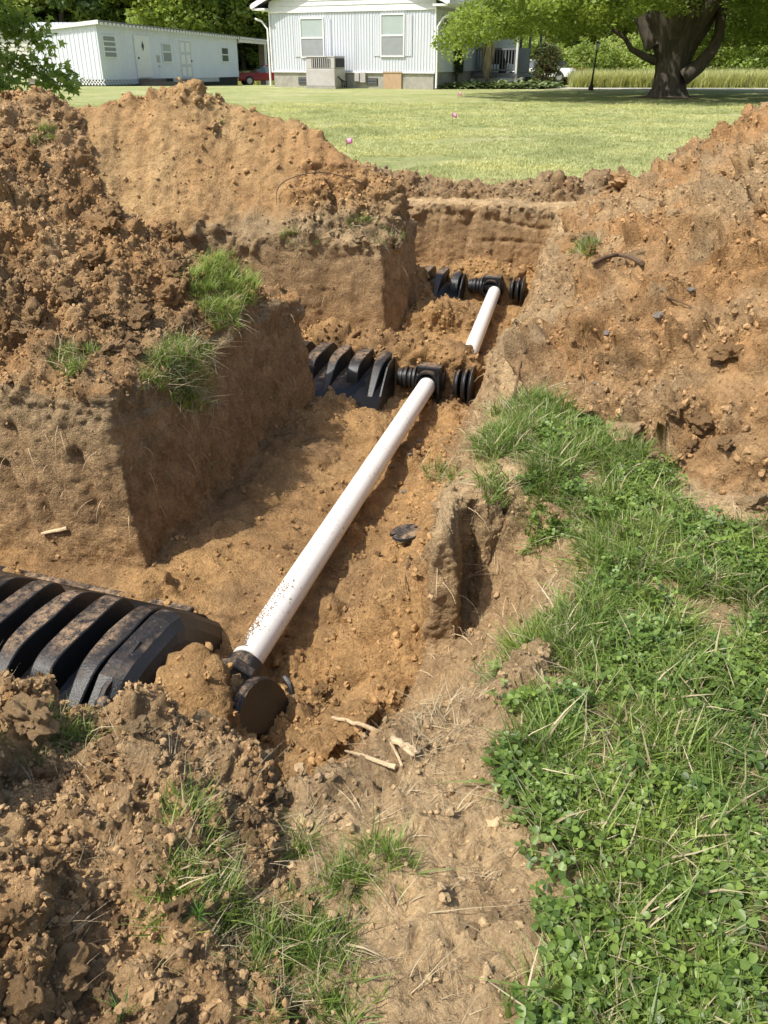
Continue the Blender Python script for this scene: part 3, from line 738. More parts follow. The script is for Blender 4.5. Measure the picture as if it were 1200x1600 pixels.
def ring_tube(m, a, b, ro, ri, seg=32):
    a = Vector(a); b = Vector(b); d = (b-a).normalized(); u = d.orthogonal().normalized(); v = d.cross(u); vs = []
    for p, r in ((a, ro), (b, ro), (b, ri), (a, ri)):
        vs += [p+(u*math.cos(t)+v*math.sin(t))*r for t in [2*math.pi*k/seg for k in range(seg)]]
    m.add(vs, [(i*seg+k, i*seg+(k+1) % seg, ((i+1) % 4)*seg+(k+1) % seg, ((i+1) % 4)*seg+k) for i in range(4) for k in range(seg)])
def manifold(loc, ang, label, s=1.0, block=True, full=True):
    root = empty('pipe_tee', loc, ang); root.scale = (s, s, s); tag(root, label, 'pipe tee', 'black plastic tees joining the white pipe')
    P = M['plastic']
    if full:
        for x, r in ((-.185, .062), (-.155, .072), (-.125, .066), (-.098, .078)):
            c = MB(); c.cyl((x, 0, 0), (x+.019, 0, 0), r, 28); c.build('collar', P, root, True, .003)
        c = MB(); c.cyl((-.20, 0, 0), (.10, 0, 0), .055, 28); c.build('barrel', P, root, True)
    bd = MB(); bd.box(-.075, .085, -.035, .10, -.09, .098); bd.build('tee_body', P, root, False, .012)
    bk = MB(); ring_tube(bk, (0, -.075, -.005), (0, .0, -.005), .078, .066); bk.build('socket', P, root, True)
    bk = MB(); bk.cyl((0, -.036, -.005), (0, -.030, -.005), .068, 28); bk.build('socket_face', P, root, True)
    fn = MB(); fn.prism([(.074, -.12), (.088, -.12), (.088, .06), (.081, .095), (.074, .06)], -.115, -.02); fn.build('fin', P, root, False, .002)
    for x, r, sc_ in ((.165, .088, .03), (.215, .100, .03), (.262, .118, .022)) if full else ():
        d = MB(); d.tube([(x, 0, -.01), (x+sc_*.6, 0, -.01), (x+sc_, 0, -.01)], [r*.86, r, r*.97], 36); d.build('outlet_cap', P, root, True, .003)
    return root
ANG = math.atan2(-.275, .961)
manifold((.285, 4.80, -.515), ANG, 'black tee and round caps at the middle joint, between the two white pipes')
manifold((.945, 7.08, -.50), ANG, 'small far black tee and round cap where the farther white pipe ends')
ch2 = chamber((.075, 4.90, FLOOR-.02), ANG, 9, 'black ribbed chamber half buried at the middle joint of the trench', 'L', dome=False)
ch3 = chamber((.74, 7.24, FLOOR-.03), ANG, 8, 'small farthest black ribbed chamber, below the end wall of the trench', 'S', dome=False)
# near joint, mostly under soil
nj = empty('pipe_tee', (-.47, 2.03, -.52), ANG); tag(nj, 'black socket and curved end disc under soil at the near end of the pipe', 'pipe tee', 'black plastic tees joining the white pipe')
m_ = MB(); ring_tube(m_, (0, -.05, 0), (0, .035, 0), .070, .060); m_.build('socket', M['plastic'], nj, True)
m_ = MB(); m_.prism([(-.11, -.08), (.02, -.08), (.065, .045), (.0, .085), (-.09, .055)], -.05, -.01); m_.build('tee_body', M['plastic'], nj, False, .006)
m_ = MB(); vs = []
for x_, rr in ((0, 1.0), (.018, 1.0), (.030, .93)):
    for k in range(33):
        t = R(-120)+R(250)*k/32; vs.append((x_, math.cos(t)*.145*rr, math.sin(t)*.165*rr))
    vs.append((x_, 0, -.02))
n_ = 34; fs = [(i*n_+k, (i+1)*n_+k, (i+1)*n_+(k+1) % n_, i*n_+(k+1) % n_) for i in range(2) for k in range(n_)]+[tuple(range(n_-1, -1, -1)), tuple(range(2*n_, 3*n_))]
pd = MB().add(vs, fs).build('outlet_cap', M['plastic'], nj, False, .004); pd.location = (.150, -.205, .0); pd.rotation_euler = (R(20), R(-14), R(-4))
ho = MB(); ho.tube([(0, 0, 0), (.025, -.02, -.008), (.035, -.03, -.035)], .009, 6); h_ = ho.build('hook', M['plastic'], nj, True); h_.location = (.19, -.075, .10)

def pipe(a, b, label, r=.0535):
    a = Vector(a); b = Vector(b); L = (b-a).length
    m = MB(); ring_tube(m, (0, 0, 0), (0, 0, L), r, r-.005, 64)
    o = m.build('drain_pipe', M['pipe'], None, True); o.location = a
    o.rotation_euler = (b-a).to_track_quat('Z', 'Y').to_euler()
    tag(o, label, 'pipe'); return o
p0 = at(384, 1036, -.53); p1 = at(667, 606, -.53)
pipe((*p0, -.525), (p1[0]+.0, p1[1]+.02, -.525), 'long white pipe running from the near end disc to the middle black tee')
p2 = at(720, 588, -.55); p3 = at(773, 462, -.53)
pipe((*p2, -.55), (p3[0], p3[1]+.05, -.515), 'shorter white pipe farther along the trench, reaching the far black tee')
# soil crumbs spilled on the near end of the long pipe
_a = Vector((*p0, -.525)); _d = (Vector((p1[0], p1[1]+.02, -.525))-_a).normalized(); _s = _d.cross(Vector((0,0,1))).normalized(); n_ = 900; pt = []
for i in range(n_):
    t_ = .02+.42*RNG.random()**3.4; th = RNG.normal(-.55+.9*t_, .20+.5*t_); pt.append(_a+_d*t_+(_s*math.sin(th)+Vector((0,0,1))*math.cos(th))*.0545)
scatter('dirt_crumbs', np.array(pt), RNG.random((n_, 3))*6.28, RNG.uniform(.0010, .0036, n_), RNG.integers(0, 4, n_), [clod_mesh('crumb_shape', M['crumb'], 80+i, 2) for i in range(4)], 'crumbs of soil spilled on the near end of the long pipe', None, np.tile(np.array((.30,.19,.10)), (n_, 1)))
# split black knock-out discs
x, y, z = hit(633, 846)
for nm, lb, dx, dy, sgn in (('plastic_disc', 'smaller upper half of a split black disc lying on the orange soil', -.003, .004, 1), ('plastic_disc', 'larger lower half of a split black disc lying on the orange soil', .003, -.004, -1)):
    m = MB(); pts = [(math.cos(t)*.052, math.sin(t)*.040*(1 if sgn < 0 else .8)) for t in [math.pi*k/14 for k in range(15)]]+[(-.03, -.006), (.03, -.006)]
    vs = [(a, b*sgn, 0) for a, b in pts]+[(a*.9, b*sgn*.9, .010) for a, b in pts]; n_ = len(pts)
    m.add(vs, [tuple(range(n_)), tuple(range(2*n_-1, n_-1, -1))]+[(i, n_+i, n_+(i+1) % n_, (i+1) % n_) for i in range(n_)])
    o = m.build(nm, M['plastic'], None, False, .002); o.scale = (1.3,)*3; o.location = (x+dx*1.0, y+dy*1.5, float(z)+.040); o.rotation_euler = (R(6), R(-3), R(28)); tag(o, lb, 'disc')

# roots, wire, twigs
M['root'] = simple('pale_root', (.56,.42,.25), .8, .25, 40, .5, dirt=(.3,.19,.1), dirt_amt=.7)
M['twig'] = simple('brown_twig', (.12,.075,.04), .85, .3, 40, .4)
M['wire'] = simple('dark_wire', (.05,.035,.022), .6, .2, 30)
def surf_path(pix, lift, arc=0):
    out = []; n = len(pix)
    for i, (u, v) in enumerate(pix):
        p = Vector(hit(u, v)); p.z += lift+arc*math.sin(math.pi*i/(n-1)); out.append(p)
    # smooth subdivision
    for _ in range(2):
        q = [out[0]]
        for a, b in zip(out, out[1:]): q += [a*.75+b*.25, a*.25+b*.75]
        out = q+[out[-1]]
    return out
def strand(name, pix, r0, r1, mat, label, cat, lift=.006, arc=0, wob=0):
    p = surf_path(pix, lift, arc); n = len(p)
    if wob: p = [q+Vector(RNG.normal(0, wob, 3)) for q in p]
    m = MB(); m.tube(p, [r0+(r1-r0)*i/(n-1)*(1) for i in range(n)], 8); o = m.build(name, mat, None, True)
    return tag(o, label, cat)
rt = strand('root', [(520,1128),(548,1138),(580,1150),(610,1168),(632,1180),(652,1183)], .005, .0088, M['root'], 'thick pale peeled root sticking out of the dirt below the near disc', 'root', .020, .010, .0015)
m_ = MB(); pp = surf_path([(610,1168),(622,1190),(628,1206)], .016); m_.tube(pp, .003, 6); m_.build('rootlet', M['root'], rt, True)
m_ = MB(); pp = surf_path([(626,1176),(640,1188),(646,1192)], .022); m_.tube(pp, .005, 6); m_.build('rootlet', M['root'], rt, True)
strand('root', [(540,1178),(565,1186),(590,1196),(618,1205)], .003, .006, M['root'], 'thin pale root lying just below the thick peeled root', 'root', .012)
strand('root', [(66,838),(82,834),(96,832),(106,829)], .007, .010, M['root'], 'short pinkish root stub sticking out of the left earth wall', 'root', .012)
strand('wire', [(433,326),(432,306),(455,294),(500,287),(545,297),(600,318),(628,345),(636,385)], .0035, .003, M['wire'], 'dark bent wire arching over the slope of the golden mound', 'wire', .03, .06)
strand('twig', [(925,418),(948,406),(975,404),(1002,418)], .008, .011, M['twig'], 'brown curved stick on the upper part of the right mound', 'stick', .02)
strand('twig', [(1040,470),(1070,480),(1095,496),(1118,520)], .005, .002, M['twig'], 'thin brown root lying across the middle of the right mound', 'stick', .015)
strand('twig', [(798,640),(806,610),(812,575),(820,545)], .007, .003, M['twig'], 'thin root hanging down the scraped bank beside the middle tee', 'stick', .012)
strand('twig', [(25,160),(35,178),(24,196)], .006, .004, M['twig'], 'small dark root loop on the corner mound at the left edge', 'stick', .015)
strand('twig', [(640,870),(632,905),(636,930)], .003, .002, M['twig'], 'hair thin root on the orange slope beside the pillar of soil', 'stick', .006)
strand('twig', [(615,445),(640,428),(668,424)], .005, .003, M['twig'], 'pale twig poking out of the corner of the far earth block', 'stick', .03)

m = MB(); qq = POOL[(POOL[:,7] == 11) & (POOL[:,2] > -.45) & (POOL[:,1] > 1.9)]
for a in qq[RNG.integers(0, len(qq), 260)]:
    p_ = Vector(a[:3]); n0 = Vector(a[3:6]); d0 = (n0*.7+Vector(RNG.normal(0, .5, 3))+Vector((0,0,-.3))).normalized(); L = RNG.uniform(.03, .11); g0 = Vector((0,0,-1))
    m.tube([p_-n0*.01, p_+d0*L*.4, p_+d0*L*.75+g0*L*.15, p_+d0*L+g0*L*.45], [.0016, .0013, .001, .0005], 4)
o = m.build('root_hairs', M['root'], None, True); tag(o, 'fine roots hanging out of the cut earth walls', None, None, 'stuff')
# ------------------------------------------------------------------ larger clods
CLODM = [clod_mesh('dirt_clod', M['crumb' if False else k], 20+i, 4, .7) for i, k in enumerate(['clod_brown','clod_orange','clod_tan']*3)]
SLAB = [clod_mesh('dirt_slab', M[k], 40+i, 4, .32) for i, k in enumerate(['clod_tan','clod_orange'])]
def soilcol(x, y, z, k=1.0):
    q = POOL[::7]; i = np.argmin((q[:,0]-x)**2+(q[:,1]-y)**2+(q[:,2]-z)**2); c = q[i,9:12]*k*RNG.uniform(.92, 1.15); return (float(c[0]), float(c[1]), float(c[2]), 1)
def clod(u, v, rpx, kind, label, group=None, flat=False, sink=.25):
    x, y, z = hit(u, v); d = (y*CP-(z-CAMZ)*SP); r = rpx*d/FPX
    me = (SLAB[kind % 2] if flat else CLODM[kind % 9]); o = bpy.data.objects.new('dirt_clod', me); COL.objects.link(o)
    o.location = (x, y, z+r*(.1 if flat else .35)); k = r*1.05; o.scale = (k, k, k); o.rotation_euler = (RNG.random()*.5, RNG.random()*.5, RNG.random()*6.28)
    o.color = soilcol(x, y, z, 1.08)
    return tag(o, label, 'dirt clod', group)
NAMED = [(217,503,24,1,'rounded orange brown clod above the left block edge, left of the grass clump'),
 (267,474,27,0,'largest dark clod on the left mound, just left of the hanging grass clump'),(288,514,20,3,'clod directly under the big dark one, above the small bright grass tuft'),
 (213,552,17,0,'dark clod at the very rim of the left earth block'),(150,412,22,2,'large tan clod halfway up the dark left mound'),(167,362,26,0,'big broken lump at the crest of the dark left mound'),
 (60,498,30,3,'wide brown clod near the left edge on the dark mound'),(38,522,20,0,'clod below the wide brown one at the left edge, on the block rim'),
 (160,502,18,1,'clod left of the rounded orange brown one on the block rim'),(430,1245,17,1,'bright orange clod in the grass at the end of the foreground mound'),
 (48,1135,44,1,'largest rounded clod in the foreground, at the left edge above the crumbs'),(105,1530,46,1,'long brown clod at the bottom left corner'),
 (42,1562,34,2,'pale whitish clod at the bottom left corner, left of the long brown clod'),(18,1445,36,2,'pale clod at the left edge above the bottom corner'),
 (545,1396,14,2,'round tan clod on bare ground beside the foreground grass'),(526,1446,13,1,'angular clod below the round tan clod by the grass'),
 (1090,668,30,4,'large orange clod at the foot of the right mound'),(1050,640,30,2,'clod touching the large orange clod from behind on the right mound'),(1133,697,17,1,'clod to the lower right of the large orange clod'),
 (1022,722,17,2,'smaller clod below the slab at the foot of the right mound'),(1178,798,30,2,'wide pale clod at the right edge at the foot of the mound'),(1135,560,28,1,'wide orange clod on the middle of the right mound'),
 (928,678,16,2,'tan clod resting in the grass below the right mound'),(770,434+1000,13,2,'small clod right of the flat broken pieces on bare ground'),
 (620,388+0,13,2,'tan clod on the lip of the far earth block by the wire'),(333,203,13,2,'grey tan stone-like clod near the crest of the golden mound'),(500,1085,17,0,'dark clod in the trench right of the near end disc'),
 (185,330+10,15,2,'tan clod on the crest next to the big broken lump'),(110,470,20,0,'clod on the lower part of the dark left mound'),(560,375,12,1,'orange clod on the far block above its grass patch'),
 (8,152,10,0,'round clod at the left end of the corner mound'),(240,1300,16,1,'clod in the middle of the foreground crumbs'),(280,1220,15,1,'clod near the crest of the foreground mound'),(170,1175,20,1,'wide clod on the crest of the foreground mound')]
for a in NAMED: clod(*a)
for u, v, r, k, lb in [(745,1457,22,0,'largest of the flat broken pieces on the bare ground near the bottom'),(720,1449,13,0,'small flat piece left of the largest broken piece'),(172,545,20,0,'flat tan slab tilted on the rim of the left earth block'),
   (965,680,50,0,'long cracked slab of soil at the foot of the right mound'),(970,290,32,0,'flat tan slab at the far end of the right mound by the lawn'),(1075,803+5,24,0,'flat piece of orange soil at the edge of the clover'),(1000,800,26,1,'flat brown crust between grass and clover on the right bank')]:
    clod(u, v, r, k, lb, flat=True)
def region_clods(cond, n, smin, smax, label, group):
    q = pick(n, POOL[:,8]*cond(POOL))
    for a in q:
        r = smin*(smax/smin)**(RNG.random()**2)
        o = bpy.data.objects.new('dirt_clod', CLODM[RNG.integers(0, 9)]); COL.objects.link(o); o.location = (a[0], a[1], a[2]+r*.3); o.scale = (r, r, r); o.rotation_euler = tuple(RNG.random(3)*6.28); o.color = (float(a[9])*1.05, float(a[10])*1.05, float(a[11])*1.05, 1)
        tag(o, label, 'dirt clod', group)
infr = lambda P, m=.0: (np.abs(P[:,0]) < (P[:,1]*CP-(P[:,2]-CAMZ)*SP)*.47+m).astype(float)
region_clods(lambda P: L_(1)(P)*infr(P), 45, .025, .06, 'loose brown clod on the dark left mound', 'clods on the dark left mound')
region_clods(lambda P: L_(4)(P)*infr(P), 80, .022, .06, 'loose tan clod on the right mound', 'clods on the right mound')
region_clods(lambda P: L_(5)(P)*infr(P)*(P[:,1] < 1.6), 60, .012, .032, 'loose orange clod on the foreground mound', 'clods on the foreground mound')
region_clods(lambda P: L_(2,3,6)(P)*infr(P)*(P[:,6] > .5), 40, .03, .07, 'loose clod on the far mounds', 'clods on the far mounds')
region_clods(lambda P: L_(10)(P)*infr(P)*(P[:,1] < 7.5), 40, .012, .035, 'loose clod on the trench floor', 'clods on the trench floor')
for i, (u, v, r) in enumerate([(352//1+280,770,6),(700,450,5),(1080,455,8),(1035,455,6),(1028,495,9),(948,522,7),(930,600,5),(655,690,5),(640,712,5),(610,730,6)]):
    x, y, z = hit(u, v); d = (y*CP-(z-CAMZ)*SP); rr = r*d/FPX
    me = clod_mesh('stone', M['stone'], 60+i, 2, .6); o = bpy.data.objects.new('stone', me); COL.objects.link(o); o.location = (x, y, z+rr*.3); o.scale = (rr,)*3; o.rotation_euler = (.3, .2, i)
    tag(o, 'small pale stone lying in the dug soil', 'stone', 'pale stones in the soil')

# ------------------------------------------------------------------ grass and clover
M['grass'] = leafmat('grass_blade', (.055,.110,.018), (.22,.32,.06), .38, .5)
M['grass_light'] = leafmat('grass_blade_light', (.09,.16,.03), (.29,.38,.09), .35, .5)
M['straw'] = leafmat('dry_straw', (.26,.20,.11), (.52,.44,.28), .2, .7)
M['clover'] = leafmat('clover_leaf', (.042,.09,.017), (.20,.30,.06), .32, .45)
M['weed'] = leafmat('weed_leaf', (.04,.11,.02), (.12,.26,.04), .3, .4)
def blades_mesh(name, n, rad, hmin, hmax, wid, lean, mat, seed, mat2=None, segs=3):
    rg = np.random.default_rng(seed); V = []; F = []; fm = []
    for i in range(n):
        a = rg.random()*6.283; r = rad*math.sqrt(rg.random()); x, y = r*math.cos(a), r*math.sin(a)
        az = a+rg.normal(0, .9); L = hmin+(hmax-hmin)*rg.random(); ln = lean*(.3+rg.random()); st_ = rg.random() < .11; w_ = wid*(.6+.8*rg.random())
        px, py = -math.sin(az+rg.normal(0,.6)), math.cos(az); b = len(V)
        for k in range(segs+1):
            t = k/segs; h_ = L*t*(1-.35*ln*t); o = L*ln*t*t; ww = w_*(1-t)**.7 if k < segs else 0
            cx, cy = x+math.cos(az)*o, y+math.sin(az)*o
            V += [(cx-px*ww/2, cy-py*ww/2, h_), (cx+px*ww/2, cy+py*ww/2, h_)]
        for k in range(segs): F.append((b+2*k, b+2*k+1, b+2*k+3, b+2*k+2)); fm.append(1 if mat2 and st_ else 0)
    return mesh_np(name, np.array(V), np.array(F), [mat, mat2] if mat2 else [mat], True, False, fm)
def clover_mesh(name, n, rad, seed):
    rg = np.random.default_rng(seed); m = MB()
    for i in range(n):
        a = rg.random()*6.283; r = rad*math.sqrt(rg.random()); x, y = r*math.cos(a), r*math.sin(a); h_ = .022+.035*rg.random(); s_ = .0048+.0050*rg.random()
        rot = Matrix.Rotation(rg.random()*6.28, 3, 'Z'); tl = Matrix.Rotation(rg.normal(0, .35), 3, 'X') @ Matrix.Rotation(rg.normal(0, .35), 3, 'Y')
        for k in range(3):
            q = Matrix.Rotation(k*2.094+rg.normal(0,.12), 3, 'Z'); fold = rg.uniform(.05,.35)
            pts = [(0,0,0),(.45,-.42,.08+fold*.4),(1.0,-.62,.05+fold*.6),(1.42,-.38,fold*.35),(1.38,0,0),(1.42,.38,fold*.35),(1.0,.62,.05+fold*.6),(.45,.42,.08+fold*.4)]
            vs = [tl @ (q @ (rot @ Vector(p)))*s_+Vector((x, y, h_)) for p in pts]
            m.add(vs, [(0,1,2,3,4), (0,4,5,6,7)])
        m.add([(x-.0008,y,0),(x+.0008,y,0),(x+.0006,y,h_),(x-.0006,y,h_)], [(0,1,2,3)])
    me = bpy.data.meshes.new(name); me.from_pydata(m.v, [], m.f); me.materials.append(M['clover']); me.polygons.foreach_set('use_smooth', [True]*len(me.polygons)); return me
def weed_mesh(name, n, seed, mat, ln=.05, wd=.012, up=.5):
    rg = np.random.default_rng(seed); m = MB()
    for i in range(n):
        az = i*2.4+rg.normal(0,.3); el = up*(.5+rg.random()); L = ln*(.6+.6*rg.random()); w_ = wd*(.7+.6*rg.random()); vs = []
        d = Vector((math.cos(az)*math.cos(el), math.sin(az)*math.cos(el), math.sin(el))); sd_ = Vector((-math.sin(az), math.cos(az), 0))
        for k, (t, ww) in enumerate(((0,.12),(.3,.8),(.6,1),(.85,.6),(1,.02))):
            p = d*(L*t)-Vector((0,0,L*.35*t*t)); vs += [p-sd_*w_*ww/2+Vector((0,0,.15*w_*ww)), p, p+sd_*w_*ww/2+Vector((0,0,.15*w_*ww))]
        m.add(vs, [(3*k+j, 3*k+j+1, 3*k+j+4, 3*k+j+3) for k in range(4) for j in (0,1)])
    me = bpy.data.meshes.new(name); me.from_pydata(m.v, [], m.f); me.materials.append(mat); me.polygons.foreach_set('use_smooth', [True]*len(me.polygons)); return me
TUFT = [blades_mesh('grass_tuft_shape', 16, .018, .03, .075, .0032, .9, M['grass'], s, M['straw']) for s in (1, 2, 3)]
TUFTL = [blades_mesh('grass_tuft_shape', 14, .02, .03, .07, .0032, 1.0, M['grass_light'], s, M['straw']) for s in (4, 5)]
DRY = [blades_mesh('dry_tuft_shape', 12, .03, .03, .07, .0022, 1.9, M['straw'], s) for s in (6, 7)]
CLV = [clover_mesh('clover_shape', 7, .03, s) for s in (1, 2, 3, 4)]
WEED = [weed_mesh('weed_shape', 7, 3, M['weed'], .045, .012), weed_mesh('weed_shape', 6, 4, M['weed'], .06, .009, .8)]
def veg_points(n, x0, x1, y0, y1, dens):
    x = RNG.uniform(x0, x1, n); y = RNG.uniform(y0, y1, n); d = dens(x, y)*(np.abs(x) < y*.62+.35); k = RNG.random(n) < d; x, y = x[k], y[k]
    return np.stack([x, y, hz(x, y)+.002], 1)
def rots(n, tilt=.25): return np.stack([RNG.normal(0, tilt, n), RNG.normal(0, tilt, n), RNG.random(n)*6.283], 1)
def q3(x, y, s_): return np.stack([x*s_, y*s_, 0*x], 1)
near_d = lambda x, y: vegmask(x, y)
# clover thick towards the lower right, grass towards the bank tip
def cl_d(x, y):
    c = .04+.96*sstep(-.7, .6, fbm(q3(x, y, 5), 3, 300)+.8*(x-.5)-.45*(y-2.0)); return vegmask(x, y)*c
def gr_d(x, y): return vegmask(x, y)*(.45+.55*(1-cl_d(x, y)))
p = veg_points(27000, .1, 1.6, .4, 3.3, lambda x, y: cl_d(x, y)*sstep(-.6, .5, fbm(q3(x, y, 13), 3, 350))); scatter('clover', p, rots(len(p), .3), .45+.95*RNG.random(len(p))**1.5, RNG.integers(0, 4, len(p)), CLV, 'bright green clover covering the right bank', None)
p = veg_points(40000, .1, 1.6, .4, 3.4, lambda x, y: gr_d(x, y)*sstep(-.9, -.1, fbm(q3(x, y, 9), 3, 330))); scatter('bank_grass', p, rots(len(p), .3), .55+1.15*RNG.random(len(p))**1.5, RNG.integers(0, 5, len(p)), TUFT+TUFTL, 'green grass mixed with the clover on the right bank', None)
p = veg_points(6500, -.3, 1.6, .4, 3.4, lambda x, y: vegmask(x, y)*.35+.10*(polydist(x, y, VEG) < .25)); scatter('dry_grass', p, rots(len(p), .3), RNG.uniform(.5, 1.2, len(p)), RNG.integers(0, 2, len(p)), DRY, 'dry straw lying among the clover and grass', None)
p = veg_points(3000, .1, 1.6, .4, 3.3, lambda x, y: vegmask(x, y)*.6); scatter('weeds', p, rots(len(p), .25), RNG.uniform(.6, 1.2, len(p)), RNG.integers(0, 2, len(p)), WEED, 'broad leaved weeds in the clover', None)
# sparse patch by the camera
FG = [(470,1290,70,40),(590,1330,70,35),(500,1480,60,45),(390,1480,90,50),(300,1380,50,60),(440,1560,120,40),(340,1570,60,40),(330,1460,70,60),(540,1350,50,30),(670,1345,40,20),(300,1310,40,40),(480,1400,60,30),(160,1060,60,45),(60,1180,70,25),(20,1190,40,30),(100,1030,40,30)]
def fg_d(x, y):
    m = 0*x
    for u, v, a, b in FG:
        cx, cy = at(u, v, .03); x2, _ = at(u+a, v, .03); _, y2 = at(u, v-b, .03)
        m = np.maximum(m, 1-sstep(.4, 1.15, np.hypot((x-cx)/(x2-cx), (y-cy)/(y2-cy))+.35*fbm(q3(x, y, 14), 2, 310)))
    return m
p = veg_points(16000, -1.0, .3, .45, 1.6, lambda x, y: fg_d(x, y)*.8*sstep(-.5, .4, fbm(q3(x, y, 12), 2, 320))); scatter('foreground_grass', p, rots(len(p), .35), RNG.uniform(.5, 1.25, len(p)), RNG.integers(0, 5, len(p)), TUFT+TUFTL, 'short grass growing through the dirt in the foreground', None)
p = veg_points(9000, -1.0, .4, .45, 1.5, lambda x, y: .03+fg_d(x, y)*.22); scatter('dry_grass', p, rots(len(p), .4), RNG.uniform(.35, 1.0, len(p)), RNG.integers(0, 2, len(p)), DRY, 'dry straw scattered over the bare foreground dirt', None)
# separate tufts one can point to
BIG = [blades_mesh('grass_tuft', 60, .028, .05, .13, .0036, .9, M['grass'], 11, M['straw']), blades_mesh('grass_tuft', 55, .03, .05, .12, .0034, 1.0, M['grass_light'], 12, M['straw']), blades_mesh('grass_tuft', 26, .015, .05, .14, .006, 1.0, M['weed'], 13)]
TF = [(475,1310,62,1,'spiky light green grass tuft beside the bright orange clod'),(610,1335,55,0,'grass tuft at the lip of the trench right of the light green one'),(575,1385,50,1,'low grass tuft below the trench lip, above the round tan clod'),(190,1585,46,2,'broad bladed dark green tuft at the bottom left'),
 (500,1505,52,0,'dark fine bladed grass tuft in the middle of the foreground'),(400,1525,55,1,'olive grass tuft left of the dark fine bladed one'),(420,1590,60,1,'yellowish grass tuft at the bottom edge'),(310,1430,42,2,'grass tuft growing at the edge of the orange crumbs'),
 (225,1040,56,1,'pale green grass tuft hanging over the nearest ribbed chamber'),(15,1005,42,0,'grass tuft at the left edge in front of the ribbed chamber'),(170,1075,34,0,'low grass tuft on the mound crest below the chamber'),(55,1195,40,0,'dark grass tuft in a hollow at the left edge'),
 (1130,1370,80,1,'reddish olive spiky grass clump in the clover at lower right'),(890,1300,55,0,'dark grass clump at the left edge of the clover'),(845,990,48,1,'grass tuft leaning over the bank edge'),(1050,990+110,40,0,'grass tuft in the middle of the clover'),
 (280,560,44,1,'bright grass tuft on the rim of the left earth block'),(110,585,22,1,'tiny bright tuft left on the rim of the left earth block'),(140,548,26,0,'greyish grass tuft by the flat slab on the left block'),(300,620,36,0,'grass hanging down the shaded corner of the left block'),
 (350,500,30,0,'lower part of the hanging grass on the left mound'),(560,345,20,1,'small bright tuft on top of the far earth block'),(600,360,18,0,'tuft near the right corner of the far earth block'),(450,365,20,0,'greyish tuft at the left side of the far block rim'),
 (70,205,20,0,'tuft at the notch between the left and corner mounds'),(915,390,26,1,'small grass patch on the upper right mound'),(345,192,12,0,'tuft near the crest of the golden mound'),(690,745,24,1,'faint yellow grass at the top of the right pillar of soil'),(775,765,22,0,'drooping grass on the bank above the soil pillar')]
PATCH = [(285,560,48,28,120),(300,618,28,34,70),(255,600,40,16,30),(120,570,40,20,24),(350,500,36,22,40),(560,350,26,12,16),(470,375,30,14,14),(600,372,30,14,16),(915,392,26,16,22),(690,742,30,14,20),(775,765,26,30,22),(70,215,26,16,18)]
pt = []
for u, v, a_, b_, n_ in PATCH:
    for i in range(n_):
        t_ = RNG.random()*6.28; rr_ = math.sqrt(RNG.random()); q = hit(u+a_*rr_*math.cos(t_), v+b_*rr_*math.sin(t_)); pt.append((q[0], q[1], q[2]+.012))
scatter('turf_remnants', np.array(pt), rots(len(pt), .5), RNG.uniform(.7, 1.5, len(pt)), RNG.integers(0, 7, len(pt)), TUFT+TUFTL+DRY, 'scraps of grass left along the rims of the earth blocks', None)
for u, v, hp, k, lb in TF:
    x, y, z = hit(u, v); d = (y*CP-(z-CAMZ)*SP); s_ = hp*d/FPX/.12
    o = bpy.data.objects.new('grass_tuft', BIG[k]); COL.objects.link(o); o.location = (x, y, z-.004); o.scale = (s_,)*3; o.rotation_euler = (RNG.normal(0,.12), RNG.normal(0,.12), RNG.random()*6.28); tag(o, lb, 'grass tuft')
# sod clump hanging on the left mound
sod = empty('sod_clump', hit(352, 470)); tag(sod, 'sod clump of bright grass tipped over on the left mound', 'sod clump')
lump = bpy.data.objects.new('soil', CLODM[0]); COL.objects.link(lump); lump.parent = sod; lump.scale = (.12, .11, .10); lump.location = (0, .0, -.02); lump.color = (.25, .16, .08, 1)
bl = []
sx_, sy_, sz_ = hit(352, 462); 
for i in range(210):
    a = RNG.random()*6.28; rr_ = math.sqrt(RNG.random()); px_, py_ = 350+52*rr_*math.cos(a), 450+50*rr_*math.sin(a)
    if px_-350 > 20 and py_ < 425: continue
    q = Vector(hit(px_, py_)); q.z += .02; bl.append((q-sod.location, Vector((RNG.normal(.1,.3), RNG.normal(-.2,.3), .8)).normalized()))
V = []; F = []
for pz, dr in bl:
    sub = (TUFT+DRY[:1])[RNG.integers(0, 4)]; co_ = np.empty(len(sub.vertices)*3, np.float32); sub.vertices.foreach_get('co', co_); co_ = co_.reshape(-1, 3)*RNG.uniform(.7, 1.3)
    q = Vector((0,0,1)).rotation_difference((dr+Vector((0,0,.6))).normalized()).to_matrix(); co_ = co_ @ np.array(q).T+np.array(pz); f_ = np.array([p.vertices[:] for p in sub.polygons]); F.append(f_+len(V) if not len(V) else f_+sum(len(v) for v in V)); V.append(co_)
go_ = mesh_np('grass', np.concatenate(V), np.concatenate([F[0]]+F[1:]), [M['grass_light']]); go_.parent = sod; go_['kind'] = 'stuff'
